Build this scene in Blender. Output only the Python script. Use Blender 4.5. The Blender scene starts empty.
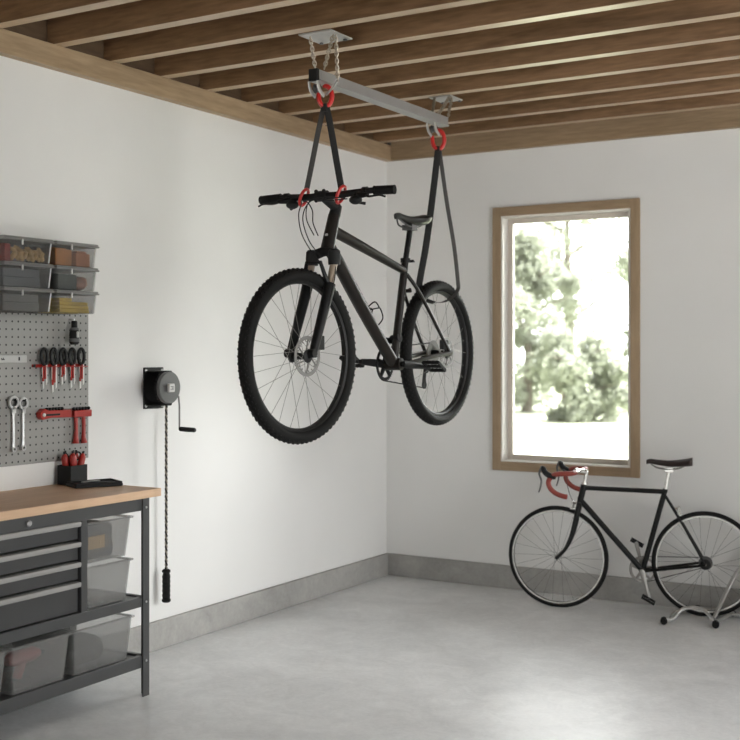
import bpy, math, random
from mathutils import Vector, Matrix, Quaternion
PI = math.pi
rnd = random.Random(7)
S = 0.93            # overall size of the place
COL = bpy.context.scene.collection

# ------------------------------------------------------------------ materials
def mat(name, col, rough=0.5, metal=0.0, bump=0.0, bscale=60, var=0.0, vscale=8, spec=0.5, stretch=(1, 1, 1), alpha=1.0, trans=0.0, coat=0.0):
    m = bpy.data.materials.new(name); m.use_nodes = True
    nt = m.node_tree; N = nt.nodes; L = nt.links
    b = N['Principled BSDF']
    b.inputs['Roughness'].default_value = rough
    b.inputs['Metallic'].default_value = metal
    b.inputs['Specular IOR Level'].default_value = spec
    b.inputs['Coat Weight'].default_value = coat
    c = (*col, 1)
    b.inputs['Base Color'].default_value = c
    tc = N.new('ShaderNodeTexCoord'); mp = N.new('ShaderNodeMapping'); mp.inputs['Scale'].default_value = stretch
    L.new(tc.outputs['Object'], mp.inputs['Vector'])
    nz = N.new('ShaderNodeTexNoise'); nz.inputs['Scale'].default_value = vscale; nz.inputs['Detail'].default_value = 6
    L.new(mp.outputs[0], nz.inputs['Vector'])
    rp = N.new('ShaderNodeValToRGB')
    v = max(var, 0.03)
    rp.color_ramp.elements[0].position = 0.3; rp.color_ramp.elements[1].position = 0.7
    rp.color_ramp.elements[0].color = (*[x * (1 - v) for x in col], 1)
    rp.color_ramp.elements[1].color = (*[min(1, x * (1 + v)) for x in col], 1)
    L.new(nz.outputs['Fac'], rp.inputs[0]); L.new(rp.outputs[0], b.inputs['Base Color'])
    if bump > 0:
        n2 = N.new('ShaderNodeTexNoise'); n2.inputs['Scale'].default_value = bscale; n2.inputs['Detail'].default_value = 4
        L.new(mp.outputs[0], n2.inputs['Vector'])
        bp = N.new('ShaderNodeBump'); bp.inputs['Strength'].default_value = bump; bp.inputs['Distance'].default_value = 0.005
        L.new(n2.outputs['Fac'], bp.inputs['Height']); L.new(bp.outputs[0], b.inputs['Normal'])
    if alpha < 1:
        b.inputs['Alpha'].default_value = alpha
    return m

def wood(name, c0, c1, axis='X', rough=0.45, scale=7.0):
    m = bpy.data.materials.new(name); m.use_nodes = True
    nt = m.node_tree; N = nt.nodes; L = nt.links; b = N['Principled BSDF']
    tc = N.new('ShaderNodeTexCoord'); mp = N.new('ShaderNodeMapping')
    mp.inputs['Scale'].default_value = {'X': (0.12, 1, 1), 'Y': (1, 0.12, 1), 'Z': (1, 1, 0.12)}[axis]
    L.new(tc.outputs['Object'], mp.inputs['Vector'])
    oi = N.new('ShaderNodeObjectInfo'); ad = N.new('ShaderNodeVectorMath'); ad.operation = 'ADD'
    mu = N.new('ShaderNodeMath'); mu.operation = 'MULTIPLY'; mu.inputs[1].default_value = 37.0
    L.new(oi.outputs['Random'], mu.inputs[0]); L.new(mp.outputs[0], ad.inputs[0]); L.new(mu.outputs[0], ad.inputs[1])
    nz = N.new('ShaderNodeTexNoise'); nz.inputs['Scale'].default_value = scale; nz.inputs['Detail'].default_value = 8
    nz.inputs['Roughness'].default_value = 0.65; nz.inputs['Distortion'].default_value = 0.6
    L.new(ad.outputs[0], nz.inputs['Vector'])
    wv = N.new('ShaderNodeTexNoise'); wv.inputs['Scale'].default_value = scale * 9; wv.inputs['Detail'].default_value = 3
    L.new(ad.outputs[0], wv.inputs['Vector'])
    mx = N.new('ShaderNodeMix'); mx.inputs['Factor'].default_value = 0.35
    L.new(nz.outputs['Fac'], mx.inputs['A']); L.new(wv.outputs['Fac'], mx.inputs['B'])
    rp = N.new('ShaderNodeValToRGB'); rp.color_ramp.elements[0].position = 0.36; rp.color_ramp.elements[1].position = 0.66
    rp.color_ramp.elements[0].color = (*c0, 1); rp.color_ramp.elements[1].color = (*c1, 1)
    L.new(mx.outputs[0], rp.inputs[0]); L.new(rp.outputs[0], b.inputs['Base Color'])
    b.inputs['Roughness'].default_value = rough
    bp = N.new('ShaderNodeBump'); bp.inputs['Strength'].default_value = 0.15; bp.inputs['Distance'].default_value = 0.004
    L.new(wv.outputs['Fac'], bp.inputs['Height']); L.new(bp.outputs[0], b.inputs['Normal'])
    return m

def concrete(name, c0, c1, rough=0.5):
    m = bpy.data.materials.new(name); m.use_nodes = True
    nt = m.node_tree; N = nt.nodes; L = nt.links; b = N['Principled BSDF']
    tc = N.new('ShaderNodeTexCoord')
    n1 = N.new('ShaderNodeTexNoise'); n1.inputs['Scale'].default_value = 1.1; n1.inputs['Detail'].default_value = 10; n1.inputs['Roughness'].default_value = 0.62; n1.inputs['Distortion'].default_value = 0.5
    n2 = N.new('ShaderNodeTexNoise'); n2.inputs['Scale'].default_value = 45; n2.inputs['Detail'].default_value = 5; n2.inputs['Roughness'].default_value = 0.7
    n3 = N.new('ShaderNodeTexNoise'); n3.inputs['Scale'].default_value = 6; n3.inputs['Detail'].default_value = 8; n3.inputs['Roughness'].default_value = 0.7; n3.inputs['Distortion'].default_value = 1.2
    for n in (n1, n2, n3): L.new(tc.outputs['Object'], n.inputs['Vector'])
    mx = N.new('ShaderNodeMix'); mx.inputs['Factor'].default_value = 0.4
    L.new(n1.outputs['Fac'], mx.inputs['A']); L.new(n3.outputs['Fac'], mx.inputs['B'])
    m2 = N.new('ShaderNodeMix'); m2.inputs['Factor'].default_value = 0.18
    L.new(mx.outputs[0], m2.inputs['A']); L.new(n2.outputs['Fac'], m2.inputs['B'])
    rp = N.new('ShaderNodeValToRGB'); rp.color_ramp.elements[0].position = 0.36; rp.color_ramp.elements[1].position = 0.62
    rp.color_ramp.elements[0].color = (*c0, 1); rp.color_ramp.elements[1].color = (*c1, 1)
    L.new(m2.outputs[0], rp.inputs[0]); L.new(rp.outputs[0], b.inputs['Base Color'])
    rr = N.new('ShaderNodeMapRange'); rr.inputs['To Min'].default_value = rough - 0.1; rr.inputs['To Max'].default_value = rough + 0.15
    L.new(n3.outputs['Fac'], rr.inputs['Value']); L.new(rr.outputs[0], b.inputs['Roughness'])
    bp = N.new('ShaderNodeBump'); bp.inputs['Strength'].default_value = 0.25; bp.inputs['Distance'].default_value = 0.006
    L.new(m2.outputs[0], bp.inputs['Height']); L.new(bp.outputs[0], b.inputs['Normal'])
    return m

def frosted(name, col, clear=0.4, rough=0.35):
    m = bpy.data.materials.new(name); m.use_nodes = True
    nt = m.node_tree; N = nt.nodes; L = nt.links
    for n in list(N): N.remove(n)
    out = N.new('ShaderNodeOutputMaterial')
    d = N.new('ShaderNodeBsdfPrincipled'); d.inputs['Base Color'].default_value = (*col, 1); d.inputs['Roughness'].default_value = rough
    tl = N.new('ShaderNodeBsdfTranslucent'); tl.inputs['Color'].default_value = (*col, 1)
    a = N.new('ShaderNodeMixShader'); a.inputs[0].default_value = 0.45
    L.new(d.outputs[0], a.inputs[1]); L.new(tl.outputs[0], a.inputs[2])
    t = N.new('ShaderNodeBsdfTransparent'); t.inputs['Color'].default_value = (*[min(1, c * 0.15 + 0.82) for c in col], 1)
    nz = N.new('ShaderNodeTexNoise'); nz.inputs['Scale'].default_value = 9
    mr = N.new('ShaderNodeMapRange'); mr.inputs['To Min'].default_value = clear - 0.015; mr.inputs['To Max'].default_value = clear + 0.015
    L.new(nz.outputs['Fac'], mr.inputs['Value'])
    b = N.new('ShaderNodeMixShader'); L.new(mr.outputs[0], b.inputs[0])
    L.new(a.outputs[0], b.inputs[1]); L.new(t.outputs[0], b.inputs[2]); L.new(b.outputs[0], out.inputs['Surface'])
    return m

def pegmat(name):
    m = mat(name, (0.27, 0.265, 0.255), 0.5, 0.0, var=0.05, vscale=3)
    nt = m.node_tree; N = nt.nodes; L = nt.links; b = N['Principled BSDF']
    src = b.inputs['Base Color'].links[0].from_socket
    tc = N.new('ShaderNodeTexCoord'); sp = N.new('ShaderNodeSeparateXYZ'); L.new(tc.outputs['Object'], sp.inputs[0])
    def cell(o):
        s = N.new('ShaderNodeMath'); s.operation = 'DIVIDE'; s.inputs[1].default_value = 0.0385 * S; L.new(o, s.inputs[0])
        f = N.new('ShaderNodeMath'); f.operation = 'FRACT'; L.new(s.outputs[0], f.inputs[0])
        u = N.new('ShaderNodeMath'); u.operation = 'SUBTRACT'; u.inputs[1].default_value = 0.5; L.new(f.outputs[0], u.inputs[0])
        q = N.new('ShaderNodeMath'); q.operation = 'MULTIPLY'; L.new(u.outputs[0], q.inputs[0]); L.new(u.outputs[0], q.inputs[1])
        return q.outputs[0]
    a = N.new('ShaderNodeMath'); a.operation = 'ADD'; L.new(cell(sp.outputs['Y']), a.inputs[0]); L.new(cell(sp.outputs['Z']), a.inputs[1])
    lt = N.new('ShaderNodeMath'); lt.operation = 'LESS_THAN'; lt.inputs[1].default_value = 0.135 ** 2; L.new(a.outputs[0], lt.inputs[0])
    mx = N.new('ShaderNodeMix'); mx.data_type = 'RGBA'; L.new(lt.outputs[0], mx.inputs['Factor']); L.new(src, mx.inputs['A'])
    mx.inputs['B'].default_value = (0.012, 0.012, 0.012, 1); L.new(mx.outputs['Result'], b.inputs['Base Color'])
    return m

def ropemat(name):
    m = mat(name, (0.3, 0.27, 0.22), 0.8)
    nt = m.node_tree; N = nt.nodes; L = nt.links; b = N['Principled BSDF']
    tc = N.new('ShaderNodeTexCoord'); w = N.new('ShaderNodeTexWave'); w.bands_direction = 'DIAGONAL'; w.inputs['Scale'].default_value = 14; w.inputs['Distortion'].default_value = 1
    L.new(tc.outputs['Object'], w.inputs['Vector'])
    rp = N.new('ShaderNodeValToRGB'); rp.color_ramp.interpolation = 'CONSTANT'; rp.color_ramp.elements[1].position = 0.62
    rp.color_ramp.elements[0].color = (0.012, 0.012, 0.012, 1); rp.color_ramp.elements[1].color = (0.42, 0.38, 0.30, 1)
    L.new(w.outputs['Fac'], rp.inputs[0]); L.new(rp.outputs[0], b.inputs['Base Color'])
    return m

def glassmat(name):
    m = bpy.data.materials.new(name); m.use_nodes = True
    nt = m.node_tree; N = nt.nodes; L = nt.links
    for n in list(N): N.remove(n)
    out = N.new('ShaderNodeOutputMaterial'); t = N.new('ShaderNodeBsdfTransparent'); g = N.new('ShaderNodeBsdfGlossy'); g.inputs['Roughness'].default_value = 0.03
    t.inputs['Color'].default_value = (0.97, 0.98, 0.97, 1)
    fr = N.new('ShaderNodeFresnel'); fr.inputs['IOR'].default_value = 1.45
    mx = N.new('ShaderNodeMixShader'); L.new(fr.outputs[0], mx.inputs[0]); L.new(t.outputs[0], mx.inputs[1]); L.new(g.outputs[0], mx.inputs[2])
    L.new(mx.outputs[0], out.inputs['Surface'])
    return m

def leafmat(name):
    m = mat(name, (0.36, 0.375, 0.315), 0.8, var=0.2, vscale=2)
    nt = m.node_tree; N = nt.nodes; L = nt.links; b = N['Principled BSDF']; out = N['Material Output']
    tl = N.new('ShaderNodeBsdfTranslucent'); tl.inputs['Color'].default_value = (0.38, 0.40, 0.325, 1)
    mx = N.new('ShaderNodeMixShader'); mx.inputs[0].default_value = 0.55
    L.new(b.outputs[0], mx.inputs[1]); L.new(tl.outputs[0], mx.inputs[2]); L.new(mx.outputs[0], out.inputs['Surface'])
    return m

M = dict(
    wall=mat('painted_plaster', (0.77, 0.765, 0.75), 0.75, bump=0.06, bscale=120, var=0.012, vscale=1.2, spec=0.3),
    floor=concrete('polished_concrete', (0.53, 0.535, 0.54), (0.82, 0.825, 0.83), 0.34),
    kerb=concrete('cast_concrete', (0.25, 0.245, 0.23), (0.43, 0.42, 0.40), 0.7),
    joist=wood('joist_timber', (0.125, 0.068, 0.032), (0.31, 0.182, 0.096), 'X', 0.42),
    joist_lit=wood('joist_lit_underside', (0.40, 0.29, 0.185), (0.56, 0.43, 0.30), 'X', 0.36),  # paler joist timber, light bounced from the floor painted into its colour
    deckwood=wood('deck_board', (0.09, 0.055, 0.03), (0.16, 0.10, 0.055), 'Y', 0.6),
    plateY=wood('plate_timber_long', (0.30, 0.21, 0.125), (0.48, 0.35, 0.22), 'Y', 0.5),
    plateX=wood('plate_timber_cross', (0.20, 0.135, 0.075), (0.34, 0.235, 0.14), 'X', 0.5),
    oakZ=wood('oak_upright', (0.27, 0.185, 0.11), (0.40, 0.29, 0.18), 'Z', 0.5),
    oakX=wood('oak_cross', (0.27, 0.185, 0.11), (0.40, 0.29, 0.18), 'X', 0.5),
    sash=mat('pale_sash', (0.62, 0.56, 0.49), 0.5),
    reveal=mat('white_reveal', (0.80, 0.77, 0.72), 0.6),
    glass=glassmat('window_glass'),
    bench=wood('beech_worktop', (0.52, 0.335, 0.205), (0.66, 0.45, 0.295), 'Y', 0.5, 5),
    steel=mat('charcoal_powdercoat', (0.054, 0.055, 0.056), 0.42, 0.0, bump=0.03, bscale=300, var=0.05),
    drawer=mat('drawer_paint', (0.040, 0.0405, 0.0415), 0.45, bump=0.03, bscale=300),
    alu=mat('brushed_aluminium', (0.62, 0.62, 0.61), 0.32, 0.9),
    alubright=mat('pale_aluminium', (0.33, 0.325, 0.315), 0.42, 0.35),
    galv=mat('zinc_plate', (0.46, 0.455, 0.44), 0.4, 0.55, var=0.08, vscale=25),
    chain=mat('chain_zinc', (0.40, 0.35, 0.28), 0.35, 0.7),
    chrome=mat('chrome', (0.55, 0.55, 0.55), 0.36, 0.8),
    black=mat('satin_black', (0.006, 0.006, 0.0062), 0.5, spec=0.25),
    blackmat=mat('matt_black', (0.010, 0.010, 0.010), 0.65, spec=0.3, bump=0.1, bscale=250),
    rubber=mat('tyre_rubber', (0.009, 0.0088, 0.0085), 0.7, spec=0.18, bump=0.1, bscale=200),
    rim=mat('rim_black', (0.010, 0.010, 0.010), 0.5, spec=0.3),
    frame=mat('frame_graphite', (0.014, 0.0118, 0.010), 0.38, 0.0, spec=0.22),
    framed=mat('frame_black', (0.006, 0.0062, 0.006), 0.42, spec=0.25),
    gold=mat('stanchion_tan', (0.34, 0.28, 0.22), 0.4, 0.3),
    spoke=mat('spoke_steel', (0.22, 0.215, 0.20), 0.6, 0.2),
    darkspoke=mat('spoke_dark', (0.10, 0.095, 0.09), 0.4, 0.6),
    silver=mat('polished_silver', (0.66, 0.65, 0.62), 0.25, 0.8),
    rotor=mat('rotor_steel', (0.20, 0.195, 0.185), 0.6, 0.1),
    cranksilver=mat('crank_alloy', (0.36, 0.35, 0.33), 0.42, 0.4),
    red=mat('red_plastic', (0.34, 0.020, 0.014), 0.35),
    redhook=mat('red_coated_hook', (0.50, 0.018, 0.016), 0.3),
    tape=mat('red_bar_tape', (0.25, 0.045, 0.032), 0.6, bump=0.3, bscale=120),
    web=mat('black_webbing', (0.009, 0.009, 0.009), 0.7, bump=0.3, bscale=400),
    webgrey=mat('grey_webbing', (0.050, 0.047, 0.044), 0.7, bump=0.3, bscale=400),
    leather=mat('brown_leather', (0.022, 0.012, 0.010), 0.38),
    saddle=mat('black_vinyl', (0.015, 0.015, 0.014), 0.38),
    white=mat('white_paint', (0.72, 0.72, 0.70), 0.4),
    decal=mat('grey_decal', (0.45, 0.45, 0.44), 0.4),
    disc=mat('grey_drum_cover', (0.085, 0.085, 0.085), 0.45, 0.2),
    rope=ropemat('twisted_rope'),
    peg=pegmat('perforated_grey_board'),
    bin=frosted('frosted_clear_plastic', (0.52, 0.52, 0.51), 0.66),
    bindk=frosted('smoky_clear_plastic', (0.36, 0.36, 0.35), 0.82),
    lid=frosted('frosted_lid_plastic', (0.40, 0.40, 0.39), 0.25),
    rimw=mat('white_bin_edge', (0.62, 0.61, 0.60), 0.4),
    tan=mat('tan_cord', (0.66, 0.42, 0.17), 0.8, var=0.3, vscale=30),
    ropetan=mat('rope_fleck', (0.26, 0.225, 0.17), 0.8),
    orange=mat('orange_board', (0.62, 0.24, 0.05), 0.7, var=0.25, vscale=14),
    terracotta=mat('terracotta_board', (0.56, 0.23, 0.12), 0.7, var=0.15, vscale=14),
    pink=mat('dusty_pink', (0.52, 0.27, 0.20), 0.8, var=0.25, vscale=20),
    yellow=mat('mustard_cloth', (0.70, 0.48, 0.07), 0.85, var=0.15, vscale=20),
    olive=mat('dark_olive', (0.10, 0.085, 0.03), 0.8),
    green=mat('dark_green_grey', (0.07, 0.085, 0.08), 0.7),
    slate=mat('blue_grey_cloth', (0.135, 0.15, 0.165), 0.8),
    grey=mat('soft_grey_cloth', (0.18, 0.18, 0.175), 0.8),
    amber=mat('amber_label', (0.62, 0.34, 0.06), 0.6),
    grass=mat('lawn', (0.46, 0.49, 0.36), 0.9, var=0.25, vscale=3),
    leaf=leafmat('pale_leaf'),
    bark=mat('bark', (0.14, 0.12, 0.10), 0.9, var=0.3),
    block=concrete('grey_block', (0.20, 0.19, 0.18), (0.28, 0.27, 0.26), 0.85),
    paving=concrete('driveway_concrete', (0.58, 0.575, 0.56), (0.68, 0.67, 0.65), 0.8),
)

# ------------------------------------------------------------------ mesh builder
def V(*a): return Vector(a)
class MB:
    def __init__(s): s.v = []; s.f = []
    def add(s, vs, fs):
        o = len(s.v); s.v += [Vector(p) for p in vs]; s.f += [tuple(i + o for i in f) for f in fs]; return s
    def box(s, a, b, m=None):
        x0, y0, z0 = a; x1, y1, z1 = b
        vs = [V(x, y, z) for x in (x0, x1) for y in (y0, y1) for z in (z0, z1)]
        if m is not None: vs = [m @ p for p in vs]
        return s.add(vs, [(0, 1, 3, 2), (4, 6, 7, 5), (0, 4, 5, 1), (2, 3, 7, 6), (0, 2, 6, 4), (1, 5, 7, 3)])
    def taper(s, a, b, t):      # box whose bottom is smaller by t on every side
        x0, y0, z0 = a; x1, y1, z1 = b
        vs = []
        for z, k in ((z0, t), (z1, 0)):
            vs += [V(x0 + k, y0 + k, z), V(x1 - k, y0 + k, z), V(x1 - k, y1 - k, z), V(x0 + k, y1 - k, z)]
        return s.add(vs, [(3, 2, 1, 0), (4, 5, 6, 7), (0, 1, 5, 4), (1, 2, 6, 5), (2, 3, 7, 6), (3, 0, 4, 7)])
    def prism(s, pts, d0, d1, axis='x'):    # outline extruded along an axis
        n = len(pts); vs = []
        for d in (d0, d1):
            for (a, b) in pts:
                vs.append({'x': V(d, a, b), 'y': V(a, d, b), 'z': V(a, b, d)}[axis])
        fs = [tuple(range(n))[::-1], tuple(range(n, 2 * n))] + [(i, (i + 1) % n, n + (i + 1) % n, n + i) for i in range(n)]
        return s.add(vs, fs)
    def sweep(s, pts, r, seg=10, closed=False, flat=None, side=None, smooth=0):
        pts = [Vector(p) for p in pts]
        if smooth: pts = spline(pts, smooth, closed)
        n = len(pts)
        rs = r if isinstance(r, (list, tuple)) else [r] * n
        if len(rs) != n:
            k = len(rs); rs = [rs[min(k - 2, int(i / (n - 1) * (k - 1)))] * (1 - ((i / (n - 1) * (k - 1)) - min(k - 2, int(i / (n - 1) * (k - 1))))) + rs[min(k - 2, int(i / (n - 1) * (k - 1))) + 1] * ((i / (n - 1) * (k - 1)) - min(k - 2, int(i / (n - 1) * (k - 1)))) for i in range(n)]
        T = []
        for i in range(n):
            a = pts[(i - 1) % n] if (closed or i > 0) else pts[i]
            b = pts[(i + 1) % n] if (closed or i < n - 1) else pts[i]
            T.append((b - a).normalized())
        u = Vector(side) if side is not None else (V(0, 0, 1) if abs(T[0].z) < 0.9 else V(1, 0, 0))
        rings = []
        vs = []
        for i in range(n):
            if side is not None: u = Vector(side)
            u = (u - T[i] * u.dot(T[i]));
            if u.length < 1e-6: u = T[i].orthogonal()
            u.normalize(); w = T[i].cross(u)
            fu, fw = (rs[i], rs[i]) if flat is None else (rs[i], flat)
            for k in range(seg):
                a = 2 * PI * k / seg + (PI / seg if seg == 4 else 0)
                q = 1.414 if seg == 4 else 1
                vs.append(pts[i] + u * math.cos(a) * fu * q + w * math.sin(a) * fw * q)
        fs = []
        m = n if closed else n - 1
        for i in range(m):
            for k in range(seg):
                a, b = i * seg + k, i * seg + (k + 1) % seg
                c, d = ((i + 1) % n) * seg + (k + 1) % seg, ((i + 1) % n) * seg + k
                fs.append((a, d, c, b))
        if not closed:
            fs.append(tuple(range(seg))); fs.append(tuple(range((n - 1) * seg, n * seg))[::-1])
        return s.add(vs, fs)
    def lathe(s, prof, seg=32, origin=(0, 0, 0), axis='y', closed=False):   # prof: (radius, height)
        o = Vector(origin); vs = []; n = len(prof)
        for k in range(seg):
            a = 2 * PI * k / seg; c, d = math.cos(a), math.sin(a)
            for (r, h) in prof:
                vs.append(o + {'y': V(r * c, h, r * d), 'z': V(r * c, r * d, h), 'x': V(h, r * c, r * d)}[axis])
        fs = []
        for k in range(seg):
            k2 = (k + 1) % seg
            for i in range(n if closed else n - 1):
                j = (i + 1) % n
                fs.append((k * n + i, k * n + j, k2 * n + j, k2 * n + i))
        if not closed:
            if prof[0][0] > 1e-6: fs.append(tuple(k * n for k in range(seg))[::-1])
            if prof[-1][0] > 1e-6: fs.append(tuple(k * n + n - 1 for k in range(seg)))
        return s.add(vs, fs)
    def ball(s, c, r, seg=12, rings=8):
        c = Vector(c); r = Vector(r) if not isinstance(r, (int, float)) else V(r, r, r)
        vs = [c + V(0, 0, r.z)]; 
        for i in range(1, rings):
            t = PI * i / rings
            for k in range(seg):
                a = 2 * PI * k / seg; vs.append(c + V(r.x * math.sin(t) * math.cos(a), r.y * math.sin(t) * math.sin(a), r.z * math.cos(t)))
        vs.append(c - V(0, 0, r.z)); fs = []
        for k in range(seg): fs.append((0, 1 + k, 1 + (k + 1) % seg))
        for i in range(rings - 2):
            for k in range(seg):
                a = 1 + i * seg; fs.append((a + k, a + seg + k, a + seg + (k + 1) % seg, a + (k + 1) % seg))
        L = len(vs) - 1; a = 1 + (rings - 2) * seg
        for k in range(seg): fs.append((a + k, L, a + (k + 1) % seg))
        return s.add(vs, fs)
def spline(p, n, closed=False):
    out = []; m = len(p)
    for i in range(m if closed else m - 1):
        g = lambda j: p[j % m] if closed else p[max(0, min(m - 1, j))]
        a, b, c, d = g(i - 1), g(i), g(i + 1), g(i + 2)
        for k in range(n):
            t = k / n
            out.append(0.5 * ((2 * b) + (c - a) * t + (2 * a - 5 * b + 4 * c - d) * t * t + (3 * b - a - 3 * c + d) * t ** 3))
    if not closed: out.append(p[-1])
    return out

def obj(name, mb, m, parent=None, loc=(0, 0, 0), k=1.0, bevel=0.0, label=None, smooth=True, fix=True):
    me = bpy.data.meshes.new(name)
    me.from_pydata([p * (S * k) for p in mb.v], [], mb.f); me.update()
    if fix:
        import bmesh
        b = bmesh.new(); b.from_mesh(me); bmesh.ops.recalc_face_normals(b, faces=b.faces); b.to_mesh(me); b.free()
    if smooth:
        me.shade_smooth(); me.set_sharp_from_angle(angle=math.radians(38))
    me.materials.append(M[m] if isinstance(m, str) else m)
    o = bpy.data.objects.new(name, me); COL.objects.link(o)
    o.location = Vector(loc) * S * k
    if parent: o.parent = parent
    if bevel:
        bv = o.modifiers.new('bevel', 'BEVEL'); bv.width = bevel * S; bv.segments = 2; bv.limit_method = 'ANGLE'; bv.angle_limit = math.radians(40)
    if label: o['label'] = label
    return o
def thing(name, label, cat, loc=(0, 0, 0), rotz=0.0, group=None):
    o = bpy.data.objects.new(name, None); COL.objects.link(o); o.location = Vector(loc) * S; o.rotation_euler = (0, 0, rotz)
    o.empty_display_size = 0.1
    return tag(o, label, cat, group)
def tag(o, label, cat, group=None):
    o['label'] = label; o['category'] = cat
    if group: o['group'] = group
    return o
def struct(name, mb, m, parent=None, bevel=0.0, label=None):
    o = obj(name, mb, m, parent, bevel=bevel, label=label)
    if not parent: o['kind'] = 'structure'
    return o

# ------------------------------------------------------------------ room shell
RX, FY, ZC = 6.0, -10.0, 3.50
JZ = 3.256
T = 0.2
# left wall, back wall with window opening, right wall and front wall with garage openings
struct('wall_left', MB().box((-T, FY, 0), (0, T, ZC)), 'wall', label='light grey painted wall behind the workbench and winch')
b = MB(); wx0, wx1, wz0, wz1 = 0.955, 1.912, 0.905, 2.668
b.box((0, 0, 0), (wx0, T, ZC)); b.box((wx1, 0, 0), (RX, T, ZC)); b.box((wx0, 0, 0), (wx1, T, wz0)); b.box((wx0, 0, wz1), (wx1, T, ZC))
struct('wall_back', b, 'wall', label='light grey painted wall with the tall window')
b = MB(); b.box((RX, -4.3, 3.15), (RX + T, -1.7, ZC)); b.box((RX, -1.7, 0), (RX + T, T, ZC)); b.box((RX, FY, 0), (RX + T, -4.3, ZC))
struct('wall_right', b, 'block')
struct('trim_90', MB().box((RX + T, -1.3, -0.02), (RX + 5.5, -1.1, 4.2)), 'block', label='added unseen block wall keeping the sun out of the garage doorway')  # added out of view to block sun from the right doorway
b = MB(); b.box((-T, FY - T, 0), (1.2, FY, ZC)); b.box((4.8, FY - T, 0), (RX + T, FY, ZC)); b.box((1.2, FY - T, 2.4), (4.8, FY, ZC))
struct('wall_front', b, 'block')
struct('floor', MB().box((-T, FY - T, -0.1), (RX + T, T, 0)), 'floor', label='pale grey smooth concrete floor')
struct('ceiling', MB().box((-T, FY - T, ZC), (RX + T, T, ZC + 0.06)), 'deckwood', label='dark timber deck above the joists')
struct('baseboard_left', MB().box((0, FY, 0), (0.028, 0, 0.163)), 'kerb', bevel=0.004, label='concrete kerb along the left wall')
struct('baseboard_back', MB().box((0.028, -0.028, 0), (RX, 0, 0.163)), 'kerb', bevel=0.004, label='concrete kerb along the window wall')
struct('trim_91', MB().box((0, FY, JZ), (0.008, 0, ZC)), 'deckwood', label='rim board above the left wall plate, coloured dark for the shade between joists')  # dark colour stands for the shaded recess between the joists
struct('trim_1', MB().box((0, FY, 3.14), (0.060, 0, JZ)), 'plateY', bevel=0.003, label='long pine wall plate carrying the joist ends')
struct('trim_2', MB().box((0.060, -0.045, 3.14), (RX, 0, ZC)), 'plateX', bevel=0.003, label='pine wall plate over the window wall')
n = 3
jm = MB().box((0.008 - 3.0, -0.068, 0), (RX - 3.0, 0.004, ZC - JZ))
j0 = None
y = -1.363 + 0.405 * 3
while y > FY + 0.1:
    if j0 is None:
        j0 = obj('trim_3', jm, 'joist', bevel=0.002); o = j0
        j0.data.materials.append(M['joist_lit'])
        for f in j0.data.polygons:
            if f.normal.z < -0.9: f.material_index = 1  # undersides take the colour with bounced light painted in
    else:
        o = j0.copy(); o.name = 'trim_%d' % n; COL.objects.link(o)
    o.location = Vector((3.0, y, JZ)) * S; o['kind'] = 'structure'
    o['label'] = 'brown timber ceiling joist running from wall to wall, number %d out from the window wall' % (n - 2)
    y -= 0.405; n += 1

# window
w = bpy.data.objects.new('window_1', None); COL.objects.link(w); w['kind'] = 'structure'; w['label'] = 'tall single pane window in an oak frame'
w.location = V(1.4335, 0, 0.87) * S
def wb(*boxes):
    q = MB()
    for a, c in boxes: q.box((a[0] - 1.4335, a[1], a[2] - 0.87), (c[0] - 1.4335, c[1], c[2] - 0.87))
    return q
ox0, ox1, oz0, oz1, fw = 0.892, 1.980, 0.843, 2.732, 0.064
obj('window_casing', wb(((ox0, -0.022, oz0), (ox0 + fw, 0, oz1)), ((ox1 - fw, -0.022, oz0), (ox1, 0, oz1))), 'oakZ', w, bevel=0.003)
obj('window_casing', wb(((ox0 + fw, -0.022, oz0), (ox1 - fw, 0, oz0 + fw)), ((ox0 + fw, -0.022, oz1 - fw), (ox1 - fw, 0, oz1))), 'oakX', w, bevel=0.003)
t_ = 0.012
obj('window_jamb', wb(((wx0, -0.01, wz0), (wx0 + t_, 0.13, wz1)), ((wx1 - t_, -0.01, wz0), (wx1, 0.13, wz1)), ((wx0 + t_, -0.01, wz0), (wx1 - t_, 0.13, wz0 + t_)), ((wx0 + t_, -0.01, wz1 - t_), (wx1 - t_, 0.13, wz1))), 'reveal', w)
ax0, ax1, az0, az1, s_ = wx0 + t_, wx1 - t_, wz0 + t_, wz1 - t_, 0.035
obj('sash', wb(((ax0, 0.085, az0), (ax0 + s_, 0.125, az1)), ((ax1 - s_, 0.085, az0), (ax1, 0.125, az1)), ((ax0 + s_, 0.085, az0), (ax1 - s_, 0.125, az0 + s_)), ((ax0 + s_, 0.085, az1 - s_), (ax1 - s_, 0.125, az1))), 'sash', w, bevel=0.003)
obj('window_pane', wb(((ax0 + s_, 0.102, az0 + s_), (ax1 - s_, 0.108, az1 - s_))), 'glass', w)

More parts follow.
